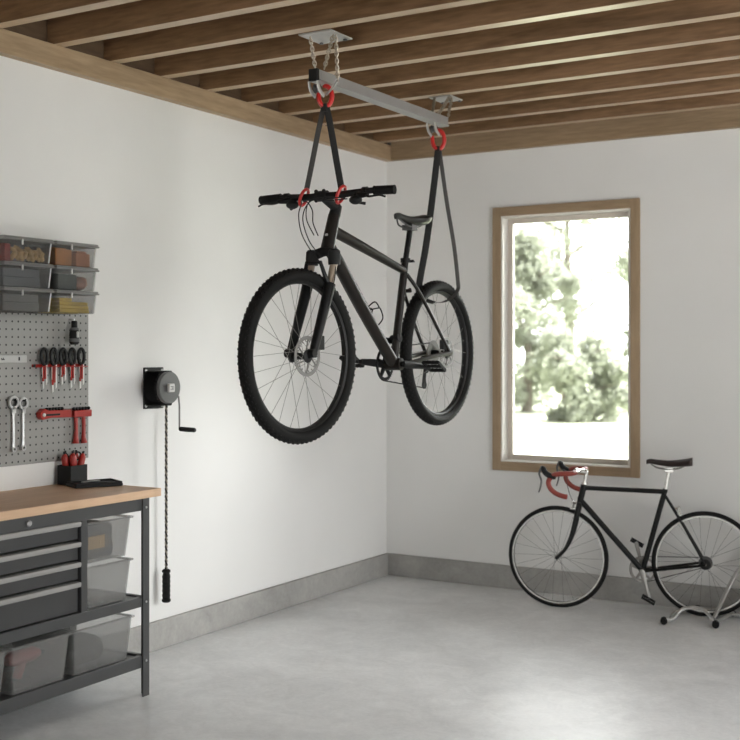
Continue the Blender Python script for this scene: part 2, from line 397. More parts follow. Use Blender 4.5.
# ------------------------------------------------------------------ outdoors
g = MB(); g.box((-60, T, -0.25), (40, 90, -0.05)); struct('ground', g, 'grass', label='pale lawn beyond the window')
g = MB(); g.box((RX + T, -40, -0.25), (40, T, -0.02)); g.box((-30, -40, -0.25), (RX + T, FY - T, -0.02)); struct('driveway', g, 'paving')
def tree(x, y, h, w_, nleaf, label, seed, low=0.25, name='garden_tree', cat='tree'):
    r = random.Random(seed)
    t = thing(name, label, cat, (x, y, -0.05), 0, 'trees and bushes beyond the window')
    tr = MB().sweep([V(0, 0, -0.05), V(0.05, 0, h * 0.3), V(-0.05, 0.05, h * 0.6), V(0, 0, h * 0.9)], [w_ * 0.05, w_ * 0.035, w_ * 0.02, 0.01], 8, smooth=3)
    for i in range(7):
        a = i * 2.4; z = h * (0.3 + 0.08 * i)
        tr.sweep([V(0, 0, z), V(math.cos(a) * w_ * 0.2, math.sin(a) * w_ * 0.2, z + h * 0.08), V(math.cos(a) * w_ * 0.4, math.sin(a) * w_ * 0.4, z + h * 0.13)], [w_ * 0.015, w_ * 0.01, 0.005], 6)
    obj('trunk', tr, 'bark', t)
    cl = []
    for i in range(26):
        u = r.random(); a = r.random() * 6.28; z = h * (low + (1 - low) * u); rad = w_ * 0.5 * math.sin(PI * min(1, 0.18 + 0.8 * u)) * (r.random() ** 0.5)
        cl.append((V(math.cos(a) * rad, math.sin(a) * rad, z), w_ * (0.10 + 0.10 * r.random())))
    lf = MB()
    for i in range(nleaf):
        c, q = cl[i % len(cl)]
        d = V(r.gauss(0, 1), r.gauss(0, 1), r.gauss(0, 0.8)); d = d.normalized() * q * (r.random() ** 0.4)
        p = c + d; s = 0.07 + 0.06 * r.random()
        m = Quaternion(V(r.random() - .5, r.random() - .5, r.random() - .5).normalized(), r.random() * 6.28).to_matrix()
        vs = [p + m @ V(-s, 0, 0), p + m @ V(0, -s * 0.5, 0.01), p + m @ V(s, 0, 0), p + m @ V(0, s * 0.5, 0.01)]
        lf.add(vs, [(0, 1, 2, 3)])
    obj('foliage', lf, 'leaf', t, fix=False, smooth=False)
tree(-9.9, 29.0, 9.0, 5.2, 9000, 'tall pale tree rising through the middle of the window view', 3, 0.3)
tree(-9.0, 23.5, 5.0, 3.6, 8000, 'broad round tree filling the left of the window view', 5, 0.1)
tree(-5.6, 25.5, 3.6, 3.2, 6000, 'low rounded bush at the right edge of the window view', 8, 0.0, 'garden_bush', 'bush')
tree(-6.0, 20.0, 2.2, 2.4, 5000, 'low rounded bush in front of the trees in the window view', 9, 0.0, 'garden_bush', 'bush')

# ------------------------------------------------------------------ wheels and bicycle parts
def wheel(parent, loc, k, R, tw, rimr, rimd, rmat, smat, nsp, hubw, hubr, knobs, track=False):
    """rim is the part; tyre, hub, spokes are its sub-parts. Axle along local Y."""
    ro, ri = rimr, rimr - rimd; hw = tw * (0.42 if track else 0.24)
    rp = [(ri, 0.0), (ri + rimd * 0.2, -hw * 0.7), (ro - 0.004, -hw), (ro + 0.004, -hw * 0.95), (ro + 0.004, hw * 0.95), (ro - 0.004, hw), (ri + rimd * 0.2, hw * 0.7)]
    w = obj('wheel', MB().lathe(rp, 64, closed=True), rmat, parent, loc, k)
    ty = MB(); c = (R + ro) / 2; a_ = (R - ro) / 2 + 0.004; prof = []
    for i in range(14):
        t = 2 * PI * i / 14; prof.append((c + a_ * math.cos(t), tw / 2 * math.sin(t)))
    ty.lathe(prof, 72, closed=True)
    if knobs:
        n = 78
        for i in range(n):
            for (ang, off) in ((0.0, 0.0), (0.45, 0.5), (-0.45, 0.5), (0.85, 0.0), (-0.85, 0.0)):
                th = 2 * PI * (i + off) / n; rr = c + a_ * math.cos(ang); yy = tw / 2 * math.sin(ang)
                m = Matrix.Rotation(-th, 4, 'Y') @ Matrix.Translation((rr, yy, 0)) @ Matrix.Rotation(ang * 1.0, 4, 'Z')
                ty.box((-0.002, -0.0032, -0.0045), (0.0024, 0.0032, 0.0045), m)
    obj('tyre', ty, 'rubber', w, k=k)
    obj('hub', MB().lathe([(0.006, -hubw * 0.62), (0.010, -hubw * 0.55), (0.010, -hubw * 0.5), (hubr, -hubw * 0.45), (hubr, -hubw * 0.40), (hubr * 0.55, -hubw * 0.35), (hubr * 0.5, hubw * 0.35), (hubr, hubw * 0.40), (hubr, hubw * 0.45), (0.010, hubw * 0.5), (0.010, hubw * 0.55), (0.006, hubw * 0.62)], 20), 'silver' if track else 'black', w, k=k)
    base = {}
    for i in range(nsp):
        sd = 1 if i % 2 == 0 else -1; cr = 1 if (i // 2) % 2 == 0 else -1
        key = (sd, cr)
        a0 = 2 * PI * i / nsp; off = cr * 0.55
        if key not in base:
            p0 = V(hubr * 0.9 * math.cos(off * 2.6), sd * hubw * 0.42, hubr * 0.9 * math.sin(off * 2.6)); p1 = V(ri + 0.003, sd * 0.003, 0)
            base[key] = obj('spoke', MB().sweep([p0, p1], 0.00105 if not track else 0.00095, 5), smat, w, k=k); o = base[key]
        else:
            o = base[key].copy(); COL.objects.link(o); o.parent = w
        o.rotation_euler = (0, -a0, 0)
    return w

def xz(x, z, y=0): return V(x, y, z)

# ---------------------------------------------- mountain bike (hangs from the hoist)
K = 1.15
mtb = thing('mountain_bike', 'black mountain bike with wide flat handlebar hanging by straps from the ceiling rail', 'bicycle', (1.253, -1.549, 1.6885 - 0.37 * K), -PI / 2)
H = 0.37
def mp(name, mb, m, parent=mtb, bevel=0.0, label=None):
    return obj(name, mb, m, parent, k=K, bevel=bevel, label=label)
HT, HBm = xz(0.998, H + 0.600), xz(1.050, H + 0.455)
BB = xz(0.462, H - 0.053); FA = xz(1.275, H); 
fr = MB()
fr.sweep([HT + V(-.004, 0, .01), HBm], [0.027, 0.031], 16)
fr.sweep([xz(0.995, H + 0.545), xz(0.975, H + 0.543)], 0.02, 8)
fr.sweep([xz(1.012, H + 0.545), xz(0.8, H + 0.500), xz(0.357, H + 0.402)], [0.026, 0.024, 0.018], 14, smooth=4)
fr.sweep([xz(1.045, H + 0.475), xz(0.97, H + 0.41), xz(0.75, H + 0.20), BB + V(.01, 0, .01)], [0.029, 0.031, 0.030, 0.029], 16, smooth=4)
fr.sweep([BB, xz(0.350, H + 0.445)], [0.021, 0.0185], 14)
fr.lathe([(0.030, -0.043), (0.030, 0.043)], 20, BB)
for sy in (1, -1):
    fr.sweep([xz(0.357, H + 0.385, sy * 0.014), xz(0.27, H + 0.285, sy * 0.045), xz(0.05, H + 0.045, sy * 0.068), xz(0.0, H + 0.0, sy * 0.068)], [0.010, 0.009, 0.009, 0.011], 10, smooth=4)
    fr.sweep([BB + V(-.01, sy * 0.02, 0), xz(0.39, H - 0.05, sy * 0.042), xz(0.2, H - 0.02, sy * 0.060), xz(0.0, H + 0.0, sy * 0.070)], [0.014, 0.012, 0.011, 0.012], 10, smooth=4)
    fr.lathe([(0.018, 0.062), (0.018, 0.075)] if sy > 0 else [(0.018, -0.075), (0.018, -0.062)], 14, xz(0, H))
fr.sweep([xz(0.345, H + 0.305, 0.03), xz(0.345, H + 0.305, -0.03)], 0.009, 8)
fr.sweep([xz(0.35, H + 0.30, 0), xz(0.30, H + 0.315, 0.0)], 0.008, 8)
frame_o = mp('frame', fr, 'frame')
# down tube lettering marks and head badge
dd = (xz(0.48, H - 0.04) - xz(0.97, H + 0.41)); dd.normalize(); up = V(-dd.z, 0, dd.x); 
bd = MB()
for i in range(9):
    p = xz(0.90, H + 0.345) + dd * (0.030 * i); q = MB()
    wl = (0.013, 0.008, 0.016, 0.012, 0.015, 0.007, 0.014, 0.012, 0.015)[i]
    for (u, v) in ((0.0, 0.30), (wl, 0.34)):
        pass
    pts = []
    for yv in (0.42, 0.95):
        a = math.asin(yv); pts.append(a)
    vs = []
    for dd_ in (0, wl):
        for a in pts:
            vs.append(p + dd * dd_ + V(0, 1, 0) * math.cos(a) * 0.0312 + (-up if up.z < 0 else up) * math.sin(a) * 0.0312)
    bd.add(vs, [(0, 1, 3, 2)])
mp('frame_lettering', bd, 'decal', frame_o, label='short row of pale worn marks on the down tube')
hd = MB().ball(xz(1.048, H + 0.515, 0.0), (0.012, 0.014, 0.015), 12, 8)
mp('head_badge', hd, 'decal', frame_o, label='small grey oval badge')
mp('seat_clamp', MB().lathe([(0.024, -0.011), (0.024, 0.011)], 16, xz(0.3478, H + 0.455), 'z').sweep([xz(0.325, H + 0.455, 0.012), xz(0.318, H + 0.455, 0.03), xz(0.335, H + 0.447, 0.042)], 0.004, 6).lathe([(0.007, -0.02), (0.007, 0.03)], 8, xz(0.322, H + 0.452)), 'black')
# fork
fk = MB()
stv = (HBm - HT).normalized()
for sy in (0.058, -0.058):
    fk.sweep([xz(1.117, H + 0.300, sy), xz(1.135, H + 0.255, sy), xz(1.240, H + 0.02, sy), xz(1.253, H - 0.01, sy * 0.98)], [0.025, 0.024, 0.019, 0.016], 14)
    fk.lathe([(0.019, -0.016), (0.019, 0.016)], 14, xz(1.258, H, sy))
fk.sweep([xz(1.117, H + 0.285, 0.06), xz(1.150, H + 0.33, 0.055), xz(1.158, H + 0.392, 0.035), xz(1.158, H + 0.392, -0.035), xz(1.150, H + 0.33, -0.055), xz(1.117, H + 0.285, -0.06)], 0.0095, 8)
fork = mp('fork', fk, 'black')
cr = MB()
for sy in (0.058, -0.058):
    cr.lathe([(0.026, -0.03), (0.028, 0.0), (0.026, 0.03), (0.018, 0.038)], 14, xz(1.083, H + 0.415, sy), 'z')
cr.sweep([xz(1.083, H + 0.425, 0.058), xz(1.062, H + 0.448, 0.0), xz(1.083, H + 0.425, -0.058)], 0.022, 12, smooth=4)
mp('fork_crown', cr, 'blackmat', fork)
for sy in (0.058, -0.058):
    mp('stanchion', MB().sweep([xz(1.083, H + 0.40, sy), xz(1.125, H + 0.28, sy)], 0.0165, 14), 'gold', fork, label='tan metal stanchion')
wf = wheel(mtb, xz(1.262, H - 0.012), K, 0.368, 0.066, 0.320, 0.014, 'rim', 'spoke', 28, 0.10, 0.028, True)
wr = wheel(mtb, xz(0.0, H), K, 0.368, 0.066, 0.320, 0.014, 'rim', 'spoke', 28, 0.12, 0.030, True)
def rotor(parent, y, r):
    q = MB(); n = 30
    q.lathe([(r, -0.001), (r, 0.001), (r - 0.016, 0.001), (r - 0.016, -0.001)], 60, (0, y, 0), closed=True)
    for i in range(6):
        a = i * PI / 3
        q.sweep([V(0.018 * math.cos(a), y, 0.018 * math.sin(a)), V((r - 0.012) * math.cos(a + 0.6), y, (r - 0.012) * math.sin(a + 0.6))], 0.0035, 6)
    q.lathe([(0.022, -0.002), (0.022, 0.002)], 20, (0, y, 0))
    for i in range(18):
        a = i * PI / 9
        q.sweep([V((r - 0.017) * math.cos(a), y, (r - 0.017) * math.sin(a)), V((r - 0.026) * math.cos(a + 0.08), y, (r - 0.026) * math.sin(a + 0.08))], 0.0022, 5)
    obj('brake_rotor', q, 'rotor', parent, k=K)
wf.rotation_euler = (0, 0, math.radians(-5)); rotor(wf, 0.040, 0.086); rotor(wr, 0.048, 0.080)
cs = MB()
for i in range(8):
    r_ = 0.026 + 0.0058 * i; cs.lathe([(r_ * 0.45, -0.058 + i * 0.0042), (r_, -0.058 + i * 0.0042), (r_, -0.0562 + i * 0.0042), (r_ * 0.45, -0.0562 + i * 0.0042)], 34, closed=True)
obj('cassette', cs, 'rotor', wr, k=K)
# calipers
mp('brake_caliper', MB().box((1.175, 0.045, H + 0.015), (1.225, 0.068, H + 0.075)).sweep([xz(1.20, H + .07, .055), xz(1.165, H + .2, .080), xz(1.11, H + .34, .080), xz(1.06, H + .45, .05)], 0.0028, 6, smooth=4), 'blackmat', bevel=0.004)
mp('brake_caliper', MB().box((0.02, 0.045, H + 0.018), (0.075, 0.070, H + 0.068)), 'blackmat', bevel=0.004)
# stem and handlebar
BAR = xz(1.092, H + 0.686)
st = MB(); st.sweep([HT + V(-.004, 0, .005), HT + V(-.026, 0, .056)], [0.027, 0.024], 14)
st.sweep([HT + V(-.022, 0, .045), BAR], [0.021, 0.019], 12)
st.sweep([HT + V(-.026, 0, .056), HT + V(-.029, 0, .064)], [0.018, 0.016], 12)
st.sweep([BAR + V(0, -0.028, 0), BAR + V(0, 0.028, 0)], 0.024, 14)
for sy in (-.02, .02):
    st.ball(BAR + V(0.016, sy, 0.02), 0.009, 8, 6); st.ball(BAR + V(0.016, sy, -0.02), 0.009, 8, 6)
mp('stem', st, 'blackmat')
bar = MB(); pts = [V(-0.042, -0.345, 0.010), V(-0.03, -0.23, 0.012), V(-0.005, -0.07, 0), V(0, 0, 0), V(-0.005, 0.07, 0), V(-0.03, 0.23, 0.012), V(-0.042, 0.338, 0.010)]
bar.sweep([BAR + p for p in pts], [0.0125, 0.0135, 0.016, 0.017, 0.016, 0.0135, 0.0125], 14, smooth=5)
hb = mp('handlebar', bar, 'black')
for sy in (1, -1):
    gr = MB(); A = BAR + V(-0.034, sy * 0.245, 0.012); B = BAR + V(-0.042, sy * (0.342 if sy > 0 else 0.358), 0.010); n = 22
    gr.sweep([A + (B - A) * (i / n) for i in range(n + 1)], [0.0185 + (0.0016 if i % 2 else 0) + (0.002 if i in (0, n) else 0) for i in range(n + 1)], 14)
    mp('grip', gr, 'rubber', hb)
    lv = MB(); P = BAR + V(-0.026, sy * 0.205, 0.010)
    lv.sweep([P + V(0, -0.011, 0), P + V(0, 0.011, 0)], 0.020, 12)
    lv.sweep([P + V(0.0, -sy * 0.045, -0.008), P + V(0.022, -sy * 0.01, -0.018), P + V(0.028, sy * 0.03, -0.020)], [0.012, 0.013, 0.008], 10, smooth=3)
    lv.sweep([P + V(0.028, sy * 0.02, -0.020), P + V(0.044, sy * 0.045, -0.030), P + V(0.046, sy * 0.095, -0.028), P + V(0.042, sy * 0.125, -0.036)], [0.007, 0.005, 0.004, 0.0045], 8, smooth=3)
    mp('brake_lever', lv, 'black', hb)
    sh = MB(); Q = BAR + V(-0.02, sy * 0.165, 0.0)
    sh.ball(Q + V(0.008, 0, -0.026), (0.026, 0.030, 0.020)); sh.sweep([Q + V(0, 0, 0.0), Q + V(0.005, 0, -0.02)], 0.017, 10)
    sh.sweep([Q + V(0.0, 0, -0.035), Q + V(-0.025, sy * 0.03, -0.040)], [0.006, 0.007], 8)
    mp('shifter', sh, 'blackmat', hb)
def cable(pts, r=0.0026): mp('brake_cable', MB().sweep(pts, r, 6, smooth=7), 'blackmat')
cable([BAR + V(0.0, -0.11, -0.012), BAR + V(0.05, -0.075, -0.035), BAR + V(0.085, -0.065, -0.09), BAR + V(0.075, -0.055, -0.17), BAR + V(0.035, -0.03, -0.245), BAR + V(0.03, 0.02, -0.30)])
cable([BAR + V(0.0, -0.10, -0.016), BAR + V(0.045, -0.045, -0.03), BAR + V(0.060, -0.010, -0.07), BAR + V(0.040, -0.02, -0.12), BAR + V(-0.015, -0.03, -0.17)])
cable([BAR + V(0.0, 0.12, -0.016), BAR + V(0.055, 0.05, -0.015), BAR + V(0.070, -0.02, -0.03), BAR + V(0.055, -0.045, -0.10), BAR + V(0.010, -0.035, -0.17)])
cable([BAR + V(0.0, 0.13, -0.020), BAR + V(0.06, 0.085, -0.03), BAR + V(0.085, 0.0, -0.03), BAR + V(0.09, -0.04, -0.10), BAR + V(0.07, -0.02, -0.20), BAR + V(0.05, 0.03, -0.27)])
# seat post and saddle
SP = xz(0.300, H + 0.610)
mp('seat_post', MB().sweep([xz(0.352, H + 0.43), SP], 0.0145, 14), 'black')
def saddle_mesh(nose, tail, zc, w_back, flare=0.012):
    mb = MB(); n = 18; seg = 14; vs = []
    for i in range(n + 1):
        t = i / n; x = nose + (tail - nose) * t
        hw = 0.018 + (w_back - 0.018) * (1 / (1 + math.exp(-(t - 0.62) * 13)))
        if t < 0.08: hw *= (0.45 + 0.55 * math.sqrt(t / 0.08))
        if t > 0.9: hw *= math.sqrt(max(0.06, 1 - ((t - 0.9) / 0.1) ** 2 * 0.8))
        top = zc + 0.012 * (t - 0.5) ** 2 * 4 + (0.010 if t > .5 else 0) * (t - .5) * 2 - (0.012 * (1 - t / 0.12) ** 2 if t < 0.12 else 0)
        th = 0.022 + 0.026 * t
        for k in range(seg):
            a = 2 * PI * k / seg; c, s_ = math.cos(a), math.sin(a)
            zz = top + (0.007 * s_ if s_ > 0 else th * s_) - 0.10 * hw * abs(c) ** 2
            vs.append(V(x, hw * c, zz))
    fs = []
    for i in range(n):
        for k in range(seg):
            fs.append((i * seg + k, i * seg + (k + 1) % seg, (i + 1) * seg + (k + 1) % seg, (i + 1) * seg + k))
    fs.append(tuple(range(seg))[::-1]); fs.append(tuple(range(n * seg, (n + 1) * seg)))
    return mb.add(vs, fs)
sad = mp('saddle', saddle_mesh(0.448, 0.165, H + 0.668, 0.068), 'saddle')
rl = MB()
for sy in (1, -1):
    rl.sweep([xz(0.42, H + 0.652, sy * 0.006), xz(0.37, H + 0.625, sy * 0.022), xz(0.27, H + 0.622, sy * 0.022), xz(0.19, H + 0.655, sy * 0.03)], 0.0042, 8, smooth=4)
rl.box((0.275, -0.028, H + 0.606), (0.33, 0.028, H + 0.632))
mp('saddle_rail', rl, 'disc', sad)
# drivetrain
def drivetrain(pf, BBp, ring_r, ringm, armm, crank, ang, armr, side_y, bbw, teeth=True):
    q = MB(); n = 38
    q.lathe([(ring_r, -0.0015), (ring_r, 0.0015), (ring_r * 0.82, 0.0015), (ring_r * 0.82, -0.0015)], 60, BBp + V(0, side_y, 0), closed=True)
    for i in range(n):
        a = 2 * PI * i / n
        q.box((ring_r - 0.001, -0.0012, -0.0022), (ring_r + 0.0045, 0.0012, 0.0022), Matrix.Translation(BBp + V(0, side_y, 0)) @ Matrix.Rotation(-a, 4, 'Y'))
    for i in range(5):
        a = 2 * PI * i / 5 + 0.3
        q.sweep([BBp + V(0, side_y, 0), BBp + V(ring_r * 0.86 * math.cos(a), side_y, ring_r * 0.86 * math.sin(a))], [0.013, 0.008], 8)
    ringo = pf('chainring', q, ringm)
    for sgn, sy in ((1, 1), (-1, -1)):
        d = V(math.cos(ang) * sgn, 0, math.sin(ang) * sgn)
        o = BBp + V(0, sy * bbw, 0); e = o + d * crank + V(0, sy * 0.012, 0)
        c = pf('crank_arm', MB().sweep([BBp + V(0, sy * 0.03, 0), o], 0.013, 12).sweep([o - d * 0.016, o, o + d * crank * 0.5, e, e + d * 0.012], [0.013, 0.020, armr, 0.014, 0.010], 10, flat=0.011, side=(-d.z, 0, d.x)), armm)
        p = MB(); pc = e + V(0, sy * 0.055, 0)
        p.sweep([e, pc + V(0, sy * 0.04, 0)], 0.007, 8)
        for a, b2 in (((-0.045, -0.042, -0.008), (-0.037, 0.042, 0.008)), ((0.037, -0.042, -0.008), (0.045, 0.042, 0.008)), ((-0.045, -0.046, -0.007), (0.045, -0.038, 0.007)), ((-0.045, 0.038, -0.007), (0.045, 0.046, 0.007)), ((-0.006, -0.04, -0.006), (0.006, 0.04, 0.006))):
            p.box(a, b2, Matrix.Translation(pc) @ Matrix.Rotation(math.radians(-28), 4, 'Y'))
        for ix in (-0.041, 0.041):
            for iy in (-0.03, -0.01, 0.01, 0.03): p.box((ix - 0.002, iy - 0.002, -0.011), (ix + 0.002, iy + 0.002, 0.011), Matrix.Translation(pc) @ Matrix.Rotation(math.radians(-28), 4, 'Y'))
        pf('pedal', p, 'blackmat', c)
mpf = lambda n_, q, m_, par=None: mp(n_, q, m_, par or mtb)
drivetrain(mpf, BB, 0.080, 'black', 'black', 0.175, math.radians(180 + 4), 0.018, -0.048, 0.062)
def chain_loop(pts, pf, k_r=0.004):
    pf('drive_chain', MB().sweep(pts, k_r, 6, flat=0.0035, side=(0, 1, 0)), 'blackmat')
DJ = xz(0.052, H - 0.155, -0.05)
pts = []
for i in range(13):
    a = math.radians(100 - i * 15.5); pts.append(BB + V(0.081 * math.cos(a), -0.048, 0.081 * math.sin(a)))
pts += [xz(0.075, H - 0.178, -0.048), xz(0.048, H - 0.172, -0.048), xz(0.052, H - 0.13, -0.048), xz(0.046, H - 0.08, -0.046), xz(0.045, H - 0.035, -0.045)]
for i in range(7):
    a = math.radians(-35 - i * 35); pts.append(xz(0.05 * math.cos(a), H + 0.05 * math.sin(a), -0.045))
chain_loop(pts[:-1] + [xz(0.01, H + 0.052, -0.045), pts[0]], mpf)
de = MB(); de.sweep([xz(0.0, H - 0.01, -0.078), xz(0.02, H - 0.045, -0.085), xz(0.04, H - 0.075, -0.075)], [0.012, 0.018, 0.014], 10, smooth=3)
de.sweep([xz(0.035, H - 0.07, -0.058), xz(0.058, H - 0.170, -0.058)], [0.014, 0.013], 10, flat=0.004, side=(1, 0, 0))
de.lathe([(0.020, -0.004), (0.020, 0.004)], 14, xz(0.035, H - 0.085, -0.050)); de.lathe([(0.020, -0.004), (0.020, 0.004)], 14, xz(0.058, H - 0.165, -0.050))
mp('derailleur', de, 'blackmat')
fd = MB().box((0.40, -0.055, H + 0.045), (0.47, -0.035, H + 0.075)).sweep([xz(0.43, H + 0.065, -0.03), xz(0.435, H + 0.075, 0.02)], 0.022, 10)
mp('front_mech', fd, 'blackmat', bevel=0.003)
# bottle cage inside the frame triangle
bc = MB(); c0 = xz(0.635, H + 0.128); ax = V(0.70, 0, 0.715).normalized(); nx = V(-0.715, 0, 0.70)
for sy in (1, -1):
    bc.sweep([c0 + nx * 0.0 + V(0, sy * 0.012, 0), c0 + nx * 0.03 + V(0, sy * 0.036, 0) + ax * 0.02, c0 + nx * 0.062 + V(0, sy * 0.022, 0) + ax * 0.05, c0 + nx * 0.03 + V(0, sy * 0.036, 0) + ax * 0.085, c0 + nx * 0.003 + V(0, sy * 0.012, 0) + ax * 0.10], 0.0032, 6, smooth=4)
bc.sweep([c0 + nx * 0.045 + V(0, 0.033, 0) + ax * 0.075, c0 + nx * 0.075 + ax * 0.085, c0 + nx * 0.045 + V(0, -0.033, 0) + ax * 0.075], 0.0032, 6, smooth=4)
bc.box((-0.004, -0.012, -0.01), (0.004, 0.012, 0.13), Matrix.Translation(c0 - nx * 0.003) @ Matrix.Rotation(math.radians(44), 4, 'Y'))
mp('bottle_cage', bc, 'blackmat')

# ---------------------------------------------- road bike (in the floor stand)
RD = V(-0.9689, -0.2476, 0)
road = thing('road_bike', 'slim black road bike with red drop handlebar standing under the window', 'bicycle', (2.4617, -0.1655, 0), math.atan2(RD.y, RD.x))
rpf = lambda n_, q, m_, par=None: obj(n_, q, m_, par or road)
Rr = 0.334
hT, hB = xz(0.772, 0.815), xz(0.800, 0.690); rBB = xz(0.394, 0.269)
fr = MB(); fr.sweep([hT, hB], 0.0205, 14)
fr.sweep([xz(0.775, 0.797), xz(0.254, 0.788)], 0.0158, 12)
fr.sweep([xz(0.795, 0.715), rBB], 0.0185, 12)
fr.sweep([rBB, xz(0.249, 0.806)], 0.0168, 12)
fr.lathe([(0.021, -0.036), (0.021, 0.036)], 18, rBB)
for sy in (1, -1):
    fr.sweep([xz(0.258, 0.775, sy * 0.016), xz(0.13, 0.565, sy * 0.030), xz(0.0, Rr, sy * 0.062)], [0.008, 0.0075, 0.007], 8)
    fr.sweep([rBB + V(-.005, sy * 0.02, 0), xz(0.30, 0.285, sy * 0.030), xz(0.0, Rr, sy * 0.064)], [0.010, 0.010, 0.008], 8)
fr.sweep([xz(0.175, 0.635, 0.028), xz(0.175, 0.635, -0.028)], 0.007, 8); fr.sweep([xz(0.345, 0.285, 0.028), xz(0.345, 0.285, -0.028)], 0.007, 8)
for p_ in (xz(0.775, 0.797), xz(0.795, 0.715)): fr.lathe([(0.0195, -0.02), (0.0195, 0.02)], 12, p_, 'z')
rpf('frame', fr, 'framed')
fk = MB()
for sy in (1, -1):
    fk.sweep([xz(0.803, 0.678, sy * 0.024), xz(0.822, 0.59, sy * 0.032), xz(0.852, 0.475, sy * 0.038), xz(0.895, 0.385, sy * 0.044), xz(0.943, 0.336, sy * 0.050)], [0.018, 0.017, 0.014, 0.0115, 0.010], 10, smooth=5)
    fk.lathe([(0.012, -0.004), (0.012, 0.004)], 12, xz(0.943, 0.334, sy * 0.050))
fk.sweep([xz(0.802, 0.684, 0.030), xz(0.802, 0.684, -0.030)], 0.017, 12)
rpf('fork', fk, 'framed')
def road_wheel(loc, hubr):
    w = wheel(road, loc, 1.0, Rr, 0.026, 0.315, 0.016, 'rim', 'darkspoke', 26, 0.085, hubr, False, True)
    q = MB()
    for sy in (1, -1):
        q.lathe([(0.300, sy * 0.0102), (0.300, sy * 0.0116), (0.3105, sy * 0.0122), (0.3105, sy * 0.0108)], 64, closed=True)
    obj('brake_track', q, 'silver', w, label='thin silver ring along the rim')
    return w
road_wheel(xz(0.943, Rr), 0.016).rotation_euler = (0, 0, math.radians(-6)); rw = road_wheel(xz(0, Rr), 0.020)
cs = MB()
for i in range(6):
    r_ = 0.022 + 0.0045 * i; cs.lathe([(0.012, -0.048 + i * 0.004), (r_, -0.048 + i * 0.004), (r_, -0.0462 + i * 0.004), (0.012, -0.0462 + i * 0.004)], 30, closed=True)
obj('cassette', cs, 'disc', rw)
obj('hub_cover', MB().lathe([(0.034, 0.030), (0.030, 0.040), (0.012, 0.046), (0.0, 0.046)], 24), 'blackmat', rw)
st = MB(); st.sweep([hT, xz(0.757, 0.885), xz(0.752, 0.908)], [0.0125, 0.0125, 0.012], 12); st.sweep([xz(0.750, 0.903), xz(0.822, 0.905)], [0.014, 0.013], 12)
st.sweep([xz(0.822, 0.905, -0.022), xz(0.822, 0.905, 0.022)], 0.019, 12)
st.lathe([(0.021, -0.006), (0.021, 0.006)], 14, xz(0.768, 0.826), 'z')
rpf('stem', st, 'silver')
bar = MB().sweep([xz(0.822, 0.905, -0.11), xz(0.822, 0.905, 0.11)], [0.013, 0.013], 12)
rhb = rpf('handlebar', bar, 'silver')
for sy in (1, -1):
    tp = MB(); tp.sweep([xz(0.822, 0.905, sy * 0.10), xz(0.826, 0.905, sy * 0.17), xz(0.870, 0.903, sy * 0.195), xz(0.935, 0.893, sy * 0.20), xz(0.972, 0.855, sy * 0.20), xz(0.965, 0.812, sy * 0.202), xz(0.925, 0.776, sy * 0.204), xz(0.880, 0.760, sy * 0.206), xz(0.848, 0.755, sy * 0.206)], 0.0165, 12, smooth=5)
    rpf('bar_tape', tp, 'tape', rhb)
    hd = MB(); hd.sweep([xz(0.925, 0.880, sy * 0.20), xz(0.960, 0.885, sy * 0.20), xz(0.996, 0.908, sy * 0.20), xz(1.008, 0.936, sy * 0.20), xz(1.008, 0.948, sy * 0.20)], [0.015, 0.021, 0.019, 0.017, 0.008], 12, smooth=4)
    rpf('brake_hood', hd, 'blackmat', rhb)
    lv = MB(); lv.sweep([xz(1.015, 0.945, sy * 0.20), xz(1.035, 0.90, sy * 0.20), xz(1.022, 0.85, sy * 0.20), xz(1.030, 0.80, sy * 0.20), xz(1.040, 0.775, sy * 0.20)], [0.010, 0.008, 0.006, 0.0055, 0.004], 8, smooth=4)
    rpf('brake_lever', lv, 'disc', rhb)
piv = Matrix.Translation((0.757 * S, 0, 0)) @ Matrix.Rotation(math.radians(-9), 4, 'Z') @ Matrix.Translation((-0.757 * S - 0.018, 0, 0))
for o_ in [rhb] + list(rhb.children): o_.data.transform(piv)
rpf('brake_cable', MB().sweep([xz(0.96, 0.89, -0.18), xz(0.90, 0.90, -0.06), xz(0.885, 0.83, 0.0), xz(0.862, 0.75, 0.02), xz(0.838, 0.70, 0.012)], 0.0024, 6, smooth=6), 'webgrey')
for (x, z, f_) in ((0.842, 0.690, 1), (0.165, 0.678, -1)):
    q = MB(); q.sweep([xz(x, z + 0.012, 0.0), xz(x, z + 0.006, 0.030), xz(x + 0.006 * f_, z - 0.030, 0.026)], [0.009, 0.009, 0.006], 8, smooth=3)
    q.sweep([xz(x, z + 0.012, 0.0), xz(x, z + 0.006, -0.030), xz(x + 0.006 * f_, z - 0.030, -0.026)], [0.009, 0.009, 0.006], 8, smooth=3)
    q.box((x - 0.018, 0.010, z - 0.036), (x + 0.018, 0.020, z - 0.026)); q.box((x - 0.018, -0.020, z - 0.036), (x + 0.018, -0.010, z - 0.026))
    q.sweep([xz(x - 0.02 * f_, z + 0.0, 0), xz(x, z + 0.012, 0)], 0.007, 8)
    rpf('brake_caliper', q, 'silver')
rpf('seat_post', MB().sweep([xz(0.252, 0.79), xz(0.226, 0.93)], 0.0125, 12).box((0.20, -0.024, 0.918), (0.252, 0.024, 0.944)), 'silver')
sad = rpf('saddle', saddle_mesh(0.370, 0.080, 0.985, 0.068), 'leather')
rl = MB()
for sy in (1, -1): rl.sweep([xz(0.34, 0.965, sy * 0.006), xz(0.29, 0.940, sy * 0.022), xz(0.18, 0.938, sy * 0.022), xz(0.11, 0.972, sy * 0.03)], 0.004, 8, smooth=4)
rpf('saddle_rail', rl, 'rotor', sad)
